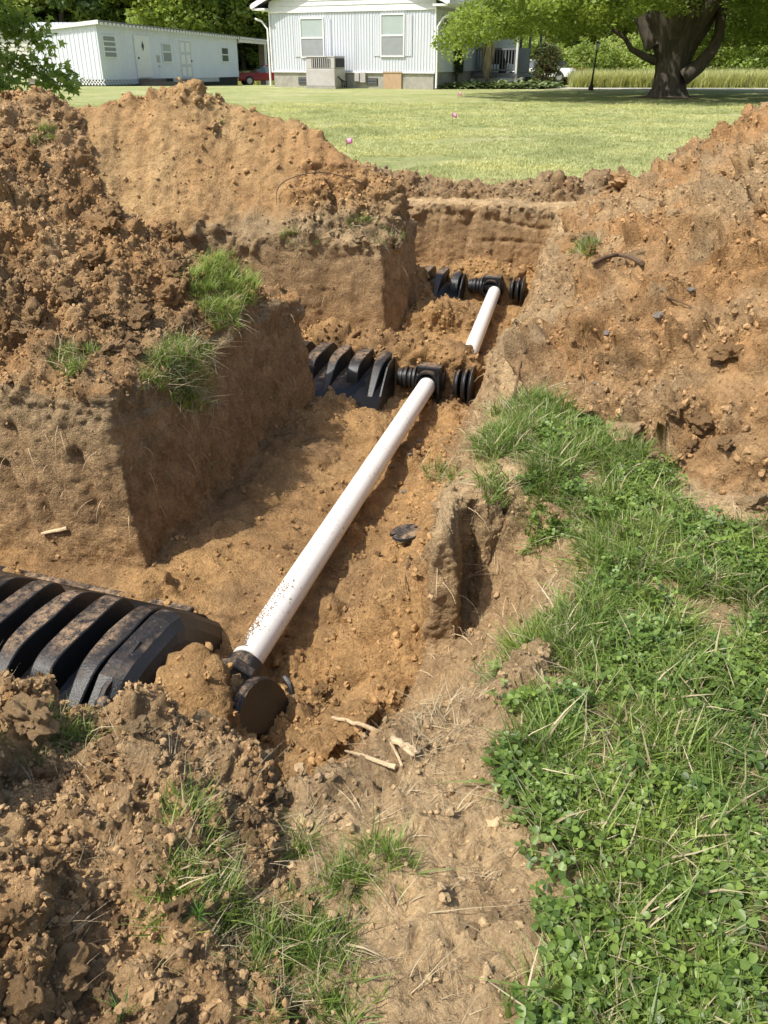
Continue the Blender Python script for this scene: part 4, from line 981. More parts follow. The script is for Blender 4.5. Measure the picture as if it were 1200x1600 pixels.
# ------------------------------------------------------------------ lawn, lane, far ground
def gz(y): return -.42*float(sstep(44, 62, np.array(y, float)))-.45*float(sstep(62, 80, np.array(y, float)))-.5*float(sstep(80, 120, np.array(y, float)))
def lawn_mat():
    m, t, b, _ = nodes('lawn'); v = coords(t, 'Object'); vs = coords(t, 'Object', (1, .45, 1))
    n1 = noise(t, .35, 5, .6, v); n2 = noise(t, 2.2, 6, .7, v); n3 = noise(t, 22, 5, .75, vs); n4 = noise(t, 90, 3, .7, v)
    c = ramp(t, n1.outputs[0], [(.3, (.29,.34,.12)), (.52, (.40,.42,.19)), (.72, (.50,.48,.27))]).outputs[0]
    c = mixc(t, 1, c, ramp(t, n2.outputs[0], [(.3, (.72,.80,.68)), (.5, (1,1,1)), (.72, (1.35,1.22,1.3))]).outputs[0], 'MULTIPLY')
    c = mixc(t, 1, c, ramp(t, n3.outputs[0], [(.3, (.62,.68,.6)), (.5, (1,1,1)), (.72, (1.45,1.35,1.35))]).outputs[0], 'MULTIPLY')
    n5 = noise(t, .9, 6, .7, coords(t, 'Object', (.35, 1.6, 1))); c = mixc(t, 1, c, ramp(t, n5.outputs[0], [(.35, (.82,.9,.75)), (.5, (1,1,1)), (.66, (1.16,1.08,1.02))]).outputs[0], 'MULTIPLY')
    t.links.new(c, b.inputs['Base Color']); b.inputs['Roughness'].default_value = .9; b.inputs['Specular IOR Level'].default_value = .15
    s_ = N(t, 'ShaderNodeMath', operation='ADD'); t.links.new(n3.outputs[0], s_.inputs[0]); t.links.new(n4.outputs[0], s_.inputs[1])
    bump(t, b, s_.outputs[0], .8, .05)
    return m
M['lawn'] = lawn_mat()
M['lane'] = simple('lane_gravel', (.42,.39,.33), .95, .2, 3, .4)
M['field'] = simple('field_soil', (.16,.17,.06), .95, .3, 1.5, .4)
lx = [-600,-200,-80,-40,-24,-16,-10,-7,-4.36,-2,0,2,4.36,7,10,16,24,40,80,200,600]
ly = [-60,-20,-4,-1,.34,2,4,6,8,10.06,12,14,17,20,24,28,32,36,40,42,44,47,50,53,56,60,64,68,72,76,80,86,92,100,110,120,200,500,900]
X, Y = np.meshgrid(lx, ly); Z = np.vectorize(gz)(Y); idx = np.arange(X.size).reshape(X.shape)
F = []
for j in range(len(ly)-1):
    for i in range(len(lx)-1):
        if lx[i] >= -4.36 and lx[i+1] <= 4.36 and ly[j] >= .34 and ly[j+1] <= 10.06: continue
        F.append((idx[j,i], idx[j,i+1], idx[j+1,i+1], idx[j+1,i]))
o = mesh_np('lawn', np.stack([X.ravel(), Y.ravel(), Z.ravel()-.006], 1), np.array(F), M['lawn']); tag(o, None, None, None, 'structure')
# gravel lane crossing behind the big tree
lm = MB(); ln = [(2.4,43.2,45.2),(6,41.6,44.2),(10,40.6,42.8),(18,39.8,41.8),(30,39.4,41.2),(60,39,41)]
for (a0, b0, c0), (a1, b1, c1_) in zip(ln, ln[1:]): lm.add([(a0,b0,.012),(a1,b1,.012),(a1,c1_,.012),(a0,c0,.012)], [(0,1,2,3)])
tag(lm.build('gravel_lane', M['lane']), None, None, None, 'structure')

LT = [blades_mesh('lawn_tuft_shape', 14, .05, .02, .05, .006, 1.1, M[k], s) for s, k in ((21,'lawn_blade'),(22,'lawn_blade'),(23,'straw'))] if False else None
M['lawn_blade'] = leafmat('lawn_blade', (.28,.34,.11), (.56,.58,.29), .3, .6)
LT = [blades_mesh('lawn_tuft_shape', 18, .07, .014, .036, .0042, 1.2, M['lawn_blade'], s, M['straw'], 2) for s in (21, 22, 23)]
def lawn_pts(n, y0, y1, kx=.47, ex=1.5):
    y = y0+(y1-y0)*RNG.random(n)**1.35; x = RNG.uniform(-1, 1, n)*(y*kx+ex)
    ok = ~((np.abs(x) < 4.36) & (y < 10.06)); x, y = x[ok], y[ok]
    return np.stack([x, y, np.zeros(len(x))-.004], 1)
p = lawn_pts(75000, 8.3, 28); p = p[fbm(q3(p[:,0], p[:,1], .9), 3, 400) > -.55]
scatter('mown_grass', p, rots(len(p), .15), RNG.uniform(.7, 1.3, len(p))*(1+.03*p[:,1]), RNG.integers(0, 3, len(p)), LT, 'mown pale green lawn grass between the dirt mounds and the house', None)
# ragged grass where the lawn meets the far dirt
def rim_d(x, y): h_ = hz(x, y); T = (np.abs(h_) < .045)*(y > 2); return T*((y > 8.9) | (x > 2.6))*1.0
n_ = 9000; x = RNG.uniform(-4.3, 4.3, n_); y = RNG.uniform(8.6, 10.1, n_); k = rim_d(x, y) > 0; x, y = x[k], y[k]
scatter('mown_grass', np.stack([x, y, hz(x, y)-.003], 1), rots(len(x), .15), RNG.uniform(.9, 1.5, len(x)), RNG.integers(0, 3, len(x)), LT, 'strip of lawn grass directly behind the end of the trench', None)
# tall field grass
M['tall'] = leafmat('field_grass', (.28,.33,.11), (.60,.60,.28), .35, .7)
TL = [blades_mesh('field_grass_shape', 22, .22, .5, 1.0, .035, .35, M['tall'], s, None, 2) for s in (31, 32, 33)]
n_ = 14000; y = 43.6+34*RNG.random(n_)**1.6; x = RNG.uniform(8.5, 46, n_); k = (x > .208*y); x, y = x[k], y[k]
zz = np.array([gz(a) for a in y]); scatter('field_grass', np.stack([x, y, zz], 1), rots(len(x), .1), np.stack([RNG.uniform(.8,1.2,len(x)), RNG.uniform(.8,1.2,len(x)), RNG.uniform(.7,1.0,len(x))], 1), RNG.integers(0, 3, len(x)), TL, 'tall yellow green grass behind the lane and big tree', None)
n_ = 5000; y = RNG.uniform(80, 92, n_); x = RNG.uniform(-20, 2, n_)
zz = np.array([gz(a) for a in y]); scatter('field_grass', np.stack([x, y, zz], 1), rots(len(x), .1), RNG.uniform(.8, 1.3, len(x)), RNG.integers(0, 3, len(x)), TL, 'tall grass seen beyond the carport', None)

# ------------------------------------------------------------------ building materials
def ribbed(name, col, dirt): return simple(name, col, .45, .04, 1.0, 0, 0, dirt, .22, (1, 1, .6))
M['siding'] = ribbed('pale_blue_siding', (.56,.59,.64), (.40,.42,.42))
M['siding2'] = ribbed('trailer_siding', (.70,.73,.79), (.42,.44,.44))
M['lap'] = simple('white_lap', (.66,.67,.66), .5, .05, 2, 0, 0, (.4,.41,.38), .4)
M['trim'] = simple('white_trim', (.78,.78,.77), .5, .04, 5)
M['block'] = simple('foundation_block', (.34,.325,.28), .9, .15, 5, .4, 0, (.18,.17,.13), .7)
M['roof'] = simple('grey_roof', (.20,.20,.20), .85, .2, 12, .3)
M['glass'] = simple('window_glass', (.10,.12,.13), .08, .2, 2)
M['blind'] = simple('window_blind', (.36,.42,.41), .5, .06, 3)
M['screen'] = simple('window_screen', (.27,.29,.30), .6, .08, 3)
M['dark'] = simple('dark_interior', (.02,.021,.022), .7, .2, 3)
M['greywood'] = simple('grey_porch_paint', (.15,.16,.17), .7, .12, 4)
M['plywood'] = simple('plywood', (.42,.29,.18), .75, .1, 6)
M['beige'] = simple('ac_beige', (.44,.42,.41), .5, .08, 3, 0, 0, (.3,.24,.19), .5)
M['bark'] = simple('bark', (.085,.070,.055), .95, .4, 9, .9, stretch=(1, 1, .25))
M['cream'] = simple('cream_siding', (.60,.58,.50), .6, .05, 3)
M['wood'] = simple('old_wood', (.17,.14,.11), .9, .2, 8, .3)
def corr(m, x0, x1, z0, z1, y, pitch, depth=.022, M_=None):
    "ribbed metal sheet facing -y"
    vs = []; k = 0; x = x0
    while x < x1-1e-6:
        w = min(pitch, x1-x)
        for fx, dy in ((0,0),(.34,0),(.42,-depth),(.58,-depth),(.66,0)):
            vs.append((x+fx*w, y+dy))
        x += w
    vs.append((x1, y)); n = len(vs); V = [Vector((a, b, z0)) for a, b in vs]+[Vector((a, b, z1)) for a, b in vs]
    m.add(V, [(i, i+1, n+i+1, n+i) for i in range(n-1)])
def sash_window(parent, x0, x1, z0, z1, y, rot=None, split=.5, blind=True, jal=0):
    f = MB(); t = .055
    f.box(x0-t, x1+t, y-.05, y+.01, z0-t, z0); f.box(x0-t, x1+t, y-.05, y+.01, z1, z1+t); f.box(x0-t, x0, y-.05, y+.01, z0, z1); f.box(x1, x1+t, y-.05, y+.01, z0, z1)
    w_ = f.build('window', M['trim'], parent)
    if jal:
        for k in range(1, jal): r = MB(); zz = z0+(z1-z0)*k/jal; r.box(x0, x1, y-.055, y-.015, zz-.03, zz+.03); r.build('sash_rail', M['trim'], w_)
        g = MB(); g.box(x0, x1, y-.012, y-.006, z0, z1); g.build('pane', M['screen'], w_); return w_
    zm = z0+(z1-z0)*split; r = MB(); r.box(x0, x1, y-.045, y-.008, zm-.03, zm+.03); r.build('sash_rail', M['trim'], w_)
    g = MB(); g.box(x0, x1, y-.018, y-.010, zm+.03, z1); g.build('pane', M['blind'] if blind else M['glass'], w_)
    g = MB(); g.box(x0, x1, y-.025, y-.016, z0, zm-.03); g.build('pane', M['screen'] if blind else M['glass'], w_)
    return w_

# ------------------------------------------------------------------ house
HS_ = empty('house', (2.26, 41.0, 0), math.atan2(-.424, .905)); tag(HS_, 'pale blue house with ribbed metal siding, white gable and grey block foundation', 'house')
W_, T0, T1 = -8.5, .70, 3.08
m = MB(); m.box(W_+.05, -.05, .03, 12, -.5, T0); m.build('foundation', M['block'], HS_)
m = MB(); m.box(W_+.04, -.04, .06, 12, T0, T1+.3); m.build('wall_core', M['siding'], HS_)
for i, (a, b) in enumerate([(W_, -6.95),(-6.948, -5.4),(-5.398, -3.9),(-3.898, -2.75),(-2.748, -1.35),(-1.348, 0)]):
    m = MB(); corr(m, a, b, T0-.03, T1, 0.02-.002*(i % 2), .145); o = m.build('siding_panel', M['siding'], HS_)
for i in range(4):
    m = MB(); corr(m, 0, 3, T0-.03, T1, 0, .145, .018); o = m.build('siding_panel', M['siding'], HS_); o.location = (.002*(i % 2), .01+3*i, 0); o.rotation_euler = (0, 0, R(90))
m = MB(); m.box(W_-.03, .03, -.05, .05, T0-.07, T0-.025); m.box(W_-.02, .02, -.045, .03, T1-.01, T1+.06); m.build('trim_board', M['trim'], HS_)
for x in (W_-.03, -.035): m = MB(); m.box(x, x+.065, -.04, .06, T0-.02, T1); m.build('corner_trim', M['trim'], HS_)
pk = 1.75; mid = W_/2
for k in range(11):     # lap boards of the gable
    z0 = T1+.06+k*.19; z1 = z0+.195
    if z0 > T1+pk+.2: break
    hw = lambda z: max(0, (W_/-2)*(1-max(0, z-T1-.42)/pk)+.02)
    m = MB(); a = hw(z0); b = hw(z1); vs = [(mid-a, -.035, z0), (mid+a, -.035, z0), (mid+b, -.006, z1), (mid-b, -.006, z1), (mid-a, .0, z0), (mid+a, .0, z0)]
    m.add(vs, [(0,1,2,3), (4,5,1,0)]); m.build('lap_board', M['lap'], HS_)
m = MB(); m.prism([(W_-.0, T1), (0, T1), (0, T1+.42), (mid, T1+pk+.42), (W_, T1+.42)], .0, .03); m.build('gable', M['lap'], HS_)
for sgn in (-1, 1):
    m = MB(); ex = .72; sl_ = pk/(-W_/2); x_e = mid+sgn*(-W_/2+ex); ze = T1-ex*sl_+.50
    m.prism([(mid, T1+pk+.50), (x_e, ze), (x_e, ze+.13), (mid, T1+pk+.64)][::sgn], -.42, 12.3); m.build('roof', M['roof'], HS_)
    m = MB(); m.prism([(mid, T1+pk+.48), (x_e-sgn*.01, ze-.06), (x_e-sgn*.01, ze+.15), (mid, T1+pk+.67)][::sgn], -.45, -.421); m.build('fascia', M['trim'], HS_)
    m = MB(); x_a, x_b = sorted((mid+sgn*(-W_/2), x_e-sgn*.02)); m.box(x_a, x_b, -.40, 12.2, ze-.10, ze-.02); m.build('soffit', M['trim'], HS_)
    m = MB(); x_a = x_e; m.box(x_a-.05, x_a+.07, -.44, 12.2, ze-.02, ze+.11); m.build('gutter', M['trim'], HS_)
for a, b, z0, z1 in ((-6.79, -5.62, 1.30, 2.81), (-2.6, -1.52, 1.33, 2.90)):
    w_ = sash_window(HS_, a, b, z0, z1, -.005)
    for s0, s1 in ((a-.42, a-.08), (b+.08, b+.42)): m = MB(); corr(m, s0, s1, z0-.02, z1, -.012, .11, .015); m.build('shutter', M['siding'], HS_)
for a, b in ((-7.07, -6.45), (-3.36, -2.83)):
    m = MB(); m.box(a, b, -.012, .02, .14, .42); o = m.build('foundation_vent', M['dark'], HS_)
    for k in range(4): m = MB(); m.box(a+.02, b-.02, -.03, -.013, .165+k*.065, .195+k*.065); m.build('slat', M['greywood'], o)
m = MB(); m.box(-2.5, -1.6, -.05, .028, -.02, .64); m.build('access_panel', M['plywood'], HS_)
m = MB(); m.box(-2.54, -1.56, -.075, .0, .64, .69); m.build('access_trim', M['plywood'], HS_)
m = MB(); m.box(-3.95, -3.72, -.16, .02, .28, .62); m.box(-3.68, -3.40, -.13, .02, .24, .66); m.build('meter_box', M['beige'], HS_, False, .01)
for x, y_ in ((.12, -.03), (W_-.12, -.05)):
    m = MB(); m.tube([(x+(.55 if x > 0 else -.6), y_-.1, T1-.22), (x+(.25 if x > 0 else -.3), y_, T1-.32), (x, y_, T1-.65), (x, y_, .3), (x, y_-.02, .04)], .045, 8); m.build('downspout', M['trim'], HS_, True)
# right side: window, door
sw = empty('window_mount'); bpy.data.objects.remove(sw)
def side(o): o.location = (.0, 0, 0); o.rotation_euler = (0, 0, R(90)); return o
side(sash_window(HS_, .77, 1.5, 1.62, 2.78, -.03, blind=False))
m = MB(); m.box(2.75, 3.65, -.04, .0, .62, 2.75); side(m.build('door', M['dark'], HS_))
# porch
PR = empty('porch', (2.26, 41.0, 0), math.atan2(-.424, .905)); tag(PR, 'grey porch with railing and lattice skirt on the right side of the house', 'porch')
m = MB(); m.box(.06, 2.35, 4.95, 9.2, .40, .58); m.build('deck', M['greywood'], PR)
for (x, y) in ((2.26, 5.03), (2.26, 7.1), (2.26, 9.1), (.2, 5.03), (1.2, 9.1)): m = MB(); m.box(x-.05, x+.05, y-.05, y+.05, -.4, 3.05); m.build('post', M['greywood'] if x < 2 or y > 6 else M['lap'], PR)
m = MB(); m.box(.25, 2.21, 4.98, 5.06, 1.56, 1.66); m.box(.25, 2.21, 5.0, 5.05, .68, .75); m.build('handrail', M['greywood'], PR)
for k in range(13): x = .33+k*.15; m = MB(); m.box(x, x+.045, 5.0, 5.045, .75, 1.56); m.build('baluster', M['greywood'], PR)
m = MB(); m.box(2.22, 2.30, 5.09, 7.04, .60, 1.66); m.build('side_panel', M['greywood'], PR)
m = MB(); m.box(.0, 2.9, 4.4, 9.8, 3.06, 3.2); m.build('porch_roof', M['roof'], PR)
m = MB()
for k in range(26):
    for sgn in (1, -1):
        x = .05+k*.09; m.box(-.008, .008, 4.99 if sgn > 0 else 5.0, 5.0 if sgn > 0 else 5.01, -.25, .25, Matrix.Translation((x, 0, .2)) @ Matrix.Rotation(sgn*R(45), 4, 'Y'))
o = m.build('lattice', M['trim'], PR); o['kind'] = 'stuff'
# things on the porch
st = MB(); st.tube([(0,0,0),(0,0,.10),(0,0,.20),(0,0,.32),(0,0,.40),(0,0,.47)], [.10,.07,.09,.05,.075,.02], 10); o = st.build('garden_statue', M['trim'], None, True)
def loc_h(a, b, z): c, s = .905, -.424; return (2.26+a*c-b*s*1.0, 41.0+a*s+b*c, z)
o.location = loc_h(1.75, 5.35, .58); tag(o, 'small white statue standing on the porch behind the railing', 'statue')
m = MB(); m.box(-.35, .35, -.3, .3, .38, .46); m.box(-.35, .35, .24, .32, .46, 1.0); m.box(-.36, -.30, -.3, .3, 0, .65); m.box(.30, .36, -.3, .3, 0, .65)
for k, xx in enumerate((.75, 1.55)):
    o = m.build('porch_chair', M['dark'], None, False, .01); o.location = loc_h(xx, 6.4, .58); o.rotation_euler = (0, 0, -.45); tag(o, ['dark chair on the porch nearer the house wall', 'dark chair on the porch nearer the corner post'][k], 'chair')

# air conditioner
AC = empty('air_conditioner', (2.26, 41.0, 0), math.atan2(-.424, .905)); tag(AC, 'beige outdoor air conditioning unit against the house foundation', 'air conditioner')
x0, x1, y0, y1 = -5.85, -4.35, -1.35, -.30
m = MB(); m.box(x0-.05, x1+.05, y0-.05, y1, -.02, .10); m.build('pad', M['block'], AC)
m = MB(); m.box(x0, x1, y0, y1, .10, .80); m.build('cabinet', M['beige'], AC, False, .02)
m = MB(); m.box(x0+.01, x1-.01, y0+.02, y1, .805, 1.27); m.build('upper_cabinet', M['beige'], AC, False, .02)
m = MB(); m.box(x0-.12, x1-.4, y0-.03, y0+.5, 1.272, 1.30); m.box(x0, x1, y0, y1, 1.275, 1.315); m.build('lid', M['beige'], AC, False, .01)
m = MB(); m.box(x0+.30, x1-.22, y0+.006, y0+.019, .86, 1.22); g = m.build('coil', M['dark'], AC)
for k in range(9): x = x0+.34+k*.11; m = MB(); m.box(x, x+.035, y0-.01, y0+.005, .85, 1.23); m.build('slat', M['beige'], g)
m = MB(); m.box(x1+.003, x1+.02, y0+.12, y1-.1, .86, 1.22); m.build('side_grille', M['dark'], AC)
m = MB()
for k in range(3): m.tube([(x1+.02, y0+.3+k*.2, .5-.1*k), (x1+.18, y0+.35+k*.2, .3), (x1+.12, y0+.5+k*.2, .04)], .03, 6)
m.build('hose', M['dark'], AC, True)

# ------------------------------------------------------------------ mobile home
Lh = Vector((3.7, 21, -.52)).normalized(); Wh = Vector((-.985, .174, 0)); Wh = (Wh-Lh*Wh.dot(Lh)).normalized()
TR = empty('mobile_home'); Zt = Vector((0,0,1))
TR.matrix_world = Matrix(((-Lh.x*1, -Wh.x*-1, 0, -14.5), (-Lh.y*1, -Wh.y*-1, 0, 47), (-Lh.z*1, -Wh.z*-1, 1, 0), (0, 0, 0, 1)))
# local frame: x runs towards the near corner along the long side (negative = farther), y goes across into the building, z up
TR.matrix_world = Matrix(((Lh.x, Wh.x, 0, -14.5), (Lh.y, Wh.y, 0, 47), (Lh.z, Wh.z, 1, 0), (0, 0, 0, 1)))
tag(TR, 'long pale blue mobile home with scalloped roof edge and lattice skirt', 'mobile home')
LN, WD, B0, H0 = 21.3, 3.6, .26, 2.83
m = MB(); m.box(.03, LN-.03, .05, WD-.05, B0, H0-.1); m.build('wall_core', M['siding2'], TR)
for k in range(7):
    m = MB(); a = k*LN/7; corr(m, a+(.001 if k else 0), a+LN/7, B0, H0-.05, .02-.002*(k % 2), .24, .02); m.build('siding_panel', M['siding2'], TR)
for k in range(3):
    m = MB(); a = k*WD/3; corr(m, a, a+WD/3, B0, H0-.05, 0, .24, .02); o = m.build('siding_panel', M['siding2'], TR)
    vs_ = [tuple((-.0-v.co.y*-1-.02, v.co.x, v.co.z)) for v in o.data.vertices]
    for v, q in zip(o.data.vertices, vs_): v.co = q
m = MB(); m.add([(-.12,-.18,H0-.02),(LN+.1,-.18,H0-.02),(LN+.1,WD+.2,H0-.42),(-.12,WD+.2,H0-.42),(-.12,-.18,H0+.04),(LN+.1,-.18,H0+.04),(LN+.1,WD+.2,H0-.36),(-.12,WD+.2,H0-.36)], [(0,3,2,1),(4,5,6,7),(0,1,5,4),(1,2,6,5),(2,3,7,6),(3,0,4,7)]); m.build('roof', M['roof'], TR)
m = MB(); m.add([(-.15,-.2,H0-.11),(-.15,WD+.22,H0-.51),(-.15,WD+.22,H0-.33),(-.15,-.2,H0+.07),(-.121,-.2,H0-.11),(-.121,WD+.22,H0-.51),(-.121,WD+.22,H0-.33),(-.121,-.2,H0+.07)], [(0,3,2,1),(4,5,6,7),(0,1,5,4),(1,2,6,5),(2,3,7,6),(3,0,4,7)]); m.build('fascia', M['trim'], TR)
NT = 46
for k in range(NT):
    a = k*LN/NT; m = MB(); m.box(a+.02, a+LN/NT*.62, -.24, -.185, H0-.14, H0-.01); m.build('rafter_end', M['trim'], TR)
m = MB(); m.box(-.1, LN+.1, -.25, -.181, H0+.0, H0+.055); m.build('drip_edge', M['roof'], TR)
lat = MB(); n_ = 0; ll = .24
def lattice(mb, a0, a1, z0, z1, y):
    x = a0
    while x < a1-.1:
        for sgn in (1, -1):
            mb.box(-.02, .02, y-.006*sgn-.004, y-.006*sgn+.004, -(z1-z0)*.7, (z1-z0)*.7, Matrix.Translation((x+.06, 0, (z0+z1)/2)) @ Matrix.Rotation(sgn*R(45), 4, 'Y'))
        x += .17
lattice(lat, 0, 6.6, .0, B0, .0); lattice(lat, 9.0, 17, .0, B0, .0)
o = lat.build('lattice_skirt', M['trim'], TR); o['kind'] = 'stuff'
la = MB(); lattice(la, 0, WD, .0, B0, 0); o = la.build('lattice_skirt', M['trim'], TR); o['kind'] = 'stuff'
for v in o.data.vertices: v.co = (v.co.y-.02, v.co.x, v.co.z)
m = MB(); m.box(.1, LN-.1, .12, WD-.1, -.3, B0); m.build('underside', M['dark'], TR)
sash_window(TR, .45, 1.75, 1.30, 2.22, -.01, jal=4)
sash_window(TR, 7.75, 8.95, 1.15, 2.05, -.01, split=.55); sash_window(TR, 17.8, 19.1, 1.25, 2.05, -.01, split=.5, blind=False)
def tdoor(a, b, z0, z1, diamond):
    m = MB(); m.box(a-.10, b+.10, -.03, .0, z0, z1+.09); f = m.build('door_frame', M['trim'], TR)
    m = MB(); m.box(a, b, -.045, -.031, z0+.02, z1); d = m.build('door', M['trim'] if diamond else M['siding'], TR, False, .004)
    if diamond:
        c = (a+b)/2; m = MB(); m.prism([(c-.17, z1-.42), (c, z1-.68), (c+.17, z1-.42), (c, z1-.16)], -.056, -.046); m.build('door_window', M['glass'], d)
    else:
        for i in range(2):
            for k in range(3): xx = a+.18+i*(b-a)*.46; zz = z0+.15+k*(z1-z0)*.32; m = MB(); m.box(xx, xx+(b-a)*.3, -.050, -.0455, zz, zz+(z1-z0)*.24); m.build('door_panel', M['trim'], d)
    kx = a+.16 if diamond else b-.16
    m = MB(); m.ball((kx, -.08, z0+.98), .05, 6); m.build('handle', M['dark'], d, True)
tdoor(4.15, 5.95, .30, 2.30, True); tdoor(10.3, 12.2, .22, 2.30, False)
m = MB(); m.box(6.9, 7.25, -.04, .0, 1.1, 1.45); m.box(6.95, 7.2, -.04, .0, .85, .93); m.build('meter', M['beige'], TR)
STP = empty('door_steps'); STP.matrix_world = TR.matrix_world.copy(); tag(STP, 'dark wooden steps below the diamond window door of the mobile home', 'steps')
m = MB(); m.box(4.1, 6.4, -.65, -.05, -.1, .26); m.build('step', M['wood'], STP); m = MB(); m.box(3.2, 7.2, -1.15, -.66, -.1, .10); m.build('step', M['wood'], STP)
m = MB(); m.box(10.4, 12.0, -.5, -.05, -.1, .18); o = m.build('door_step', M['block']); o.matrix_world = TR.matrix_world.copy(); tag(o, 'single grey block step at the panelled door', 'step')
# carport
CPT = empty('carport'); CPT.matrix_world = TR.matrix_world.copy(); tag(CPT, 'open carport joined to the far end of the mobile home', 'carport')
m = MB(); m.add([(LN+.11,-.18,H0-.02),(28,-.18,H0-.02),(28,WD+.2,H0-.42),(LN+.11,WD+.2,H0-.42),(LN+.11,-.18,H0+.04),(28,-.18,H0+.04),(28,WD+.2,H0-.36),(LN+.11,WD+.2,H0-.36)], [(0,3,2,1),(4,5,6,7),(0,1,5,4),(1,2,6,5),(2,3,7,6),(3,0,4,7)]); m.build('roof', M['roof'], CPT)
for k in range(14): a = LN+.15+k*.48; m = MB(); m.box(a, a+.28, -.24, -.185, H0-.14, H0-.01); m.build('rafter_end', M['trim'], CPT)
m = MB(); m.box(LN+.11, 28, -.17, -.05, H0-.33, H0-.15); m.build('beam', M['trim'], CPT)
for a, y_ in ((27.8, -.1), (27.8, WD), (24.5, WD)):
    m = MB(); m.box(a-.09, a+.09, y_-.07, y_+.07, -.6, H0-.32 if y_ < 1 else H0-.5); m.build('post', M['trim'], CPT)
m = MB(); m.box(27.92, 28.6, .05, .5, -.8, H0+.05); o = m.build('dark_post', M['wood'], CPT)
# neighbour shed at the left
SHD = empty('garden_shed', (-20.0, 50.5, 0), -.10); tag(SHD, 'cream lap sided shed partly hidden by the leafy branch at the left', 'shed')
for k in range(12): m = MB(); m.add([(-5,-.03,.25+k*.19),(3.0,-.03,.25+k*.19),(3.0,0,.445+k*.19),(-5,0,.445+k*.19)], [(0,1,2,3)]); m.build('lap_board', M['cream'], SHD)
m = MB(); m.box(-5, 3.0, .02, 4, .2, 2.55); m.build('wall', M['cream'], SHD)
m = MB(); m.box(-5.2, 3.2, -.25, 4.2, 2.55, 2.68); m.build('roof', M['roof'], SHD)
for a in (-4.5, -2, .2, 2.4): m = MB(); m.box(a, a+.4, .05, .5, -.1, .2); m.build('foundation_block', M['block'], SHD)

# ------------------------------------------------------------------ cars
M['rubber'] = simple('tyre_rubber', (.02,.02,.02), .8, .2, 20); M['rimm'] = simple('alloy', (.45,.45,.46), .3, .1, 5, 0, .8)
M['lamp'] = simple('headlight_glass', (.55,.57,.6), .1, .1, 5); M['tail'] = simple('tail_light', (.35,.02,.02), .2, .1, 5)
def paint(n, c): return simple(n, c, .18, .03, 2)
def car(name, loc, rz, mat, label, suv=False, scale=1.0):
    root = empty(name, loc, rz); root.scale = (scale,)*3; tag(root, label, 'car')
    Ht = 1.62 if suv else 1.38; bt = .95 if suv else .82
    prof = [(-2.25,.35),(-2.28,.62),(-2.2,bt-.02),(-1.7,bt+.03),(-.2 if suv else -.6,bt+.08),(2.0,bt+.06),(2.22,bt-.12),(2.28,.55),(2.2,.33)]
    if not suv: prof[3] = (-1.6, bt+.06)
    # body loft across width: narrower towards top and ends (x negative = rear... front is +x)
    m = MB(); ys = (-.90,-.86,-.6,0,.6,.86,.90); sc_ = (.965,.99,1.0,1.01,1.0,.99,.965); vs = []; n = len(prof)
    for y, s_ in zip(ys, sc_):
        for (a, b) in prof: vs.append((a*(s_ if abs(a) > 1.9 else 1), y*(1 if b < bt-.05 else .94), b if abs(y) < .85 else b-.02*(b > .7)))
    fs = [(i*n+k, i*n+(k+1) % n, (i+1)*n+(k+1) % n, (i+1)*n+k) for i in range(6) for k in range(n)]+[tuple(range(n-1, -1, -1)), tuple(range(6*n, 7*n))]
    m.add(vs, fs); m.build('body', mat, root, True, .03)
    cab = [(-2.1 if suv else -1.55, bt+.02), (-1.85 if suv else -.95, Ht-.06), (-1.2 if suv else -.6, Ht), (.1, Ht-.02), (1.05, bt+.05)]
    m = MB(); vs = []; n = len(cab)
    for y0, y1 in ((-.80,-.60), (.80,.60)):
        for (a, b) in cab: vs.append((a, y0 if b < bt+.1 else y1, b))
    m.add(vs, [tuple(range(n)), tuple(range(2*n-1, n-1, -1))]+[(k, n+k, n+(k+1) % n, (k+1) % n) for k in range(n)]); m.build('cabin_glass', M['glass'], root, True, .02)
    m = MB(); m.box(cab[1][0]+.02, cab[3][0]-.02, -.62, .62, Ht-.035, Ht+.012); m.build('roof', mat, root, True, .02)
    for sx in (-1.38, 1.42):
        for sy in (-1, 1):
            m = MB(); m.tube([(sx, sy*.70, .33), (sx, sy*.72, .33), (sx, sy*.90, .33), (sx, sy*.915, .33)], [.28,.335,.335,.29], 24); w = m.build('wheel', M['rubber'], root, True)
            m = MB(); m.tube([(sx, sy*.90, .33), (sx, sy*.922, .33)], [.21, .20], 20); m.build('rim', M['rimm'], w, True)
    for sy in (-1, 1):
        m = MB(); m.ball((2.14, sy*.66, bt-.20), .14, 8); o = m.build('headlight', M['lamp'], root, True)
        m = MB(); m.box(-2.285, -2.2, sy*.72-.14, sy*.72+.14, .62, .84); m.build('tail_light', M['tail'], root, False, .02)
        m = MB(); m.ball((.85, sy*.97, bt+.10), .09, 6); m.build('mirror', mat, root, True)
    m = MB(); m.box(2.20, 2.295, -.45, .45, .42, .68); m.build('grille', M['dark'], root, False, .02)
    return root
car('parked_car', (-9.2, 70.5, gz(70.5)), R(200), paint('red_paint', (.25,.015,.02)), 'dark red car parked under the carport')
car('parked_car', (11.5, 66, gz(66)+.2), R(-24), paint('white_paint', (.78,.78,.78)), 'white car parked behind the red leaved shrub')
car('parked_car', (13.5, 71, gz(71)+.2), R(-18), paint('crimson_paint', (.32,.02,.03)), 'crimson car parked behind the white car by the tall grass', True)

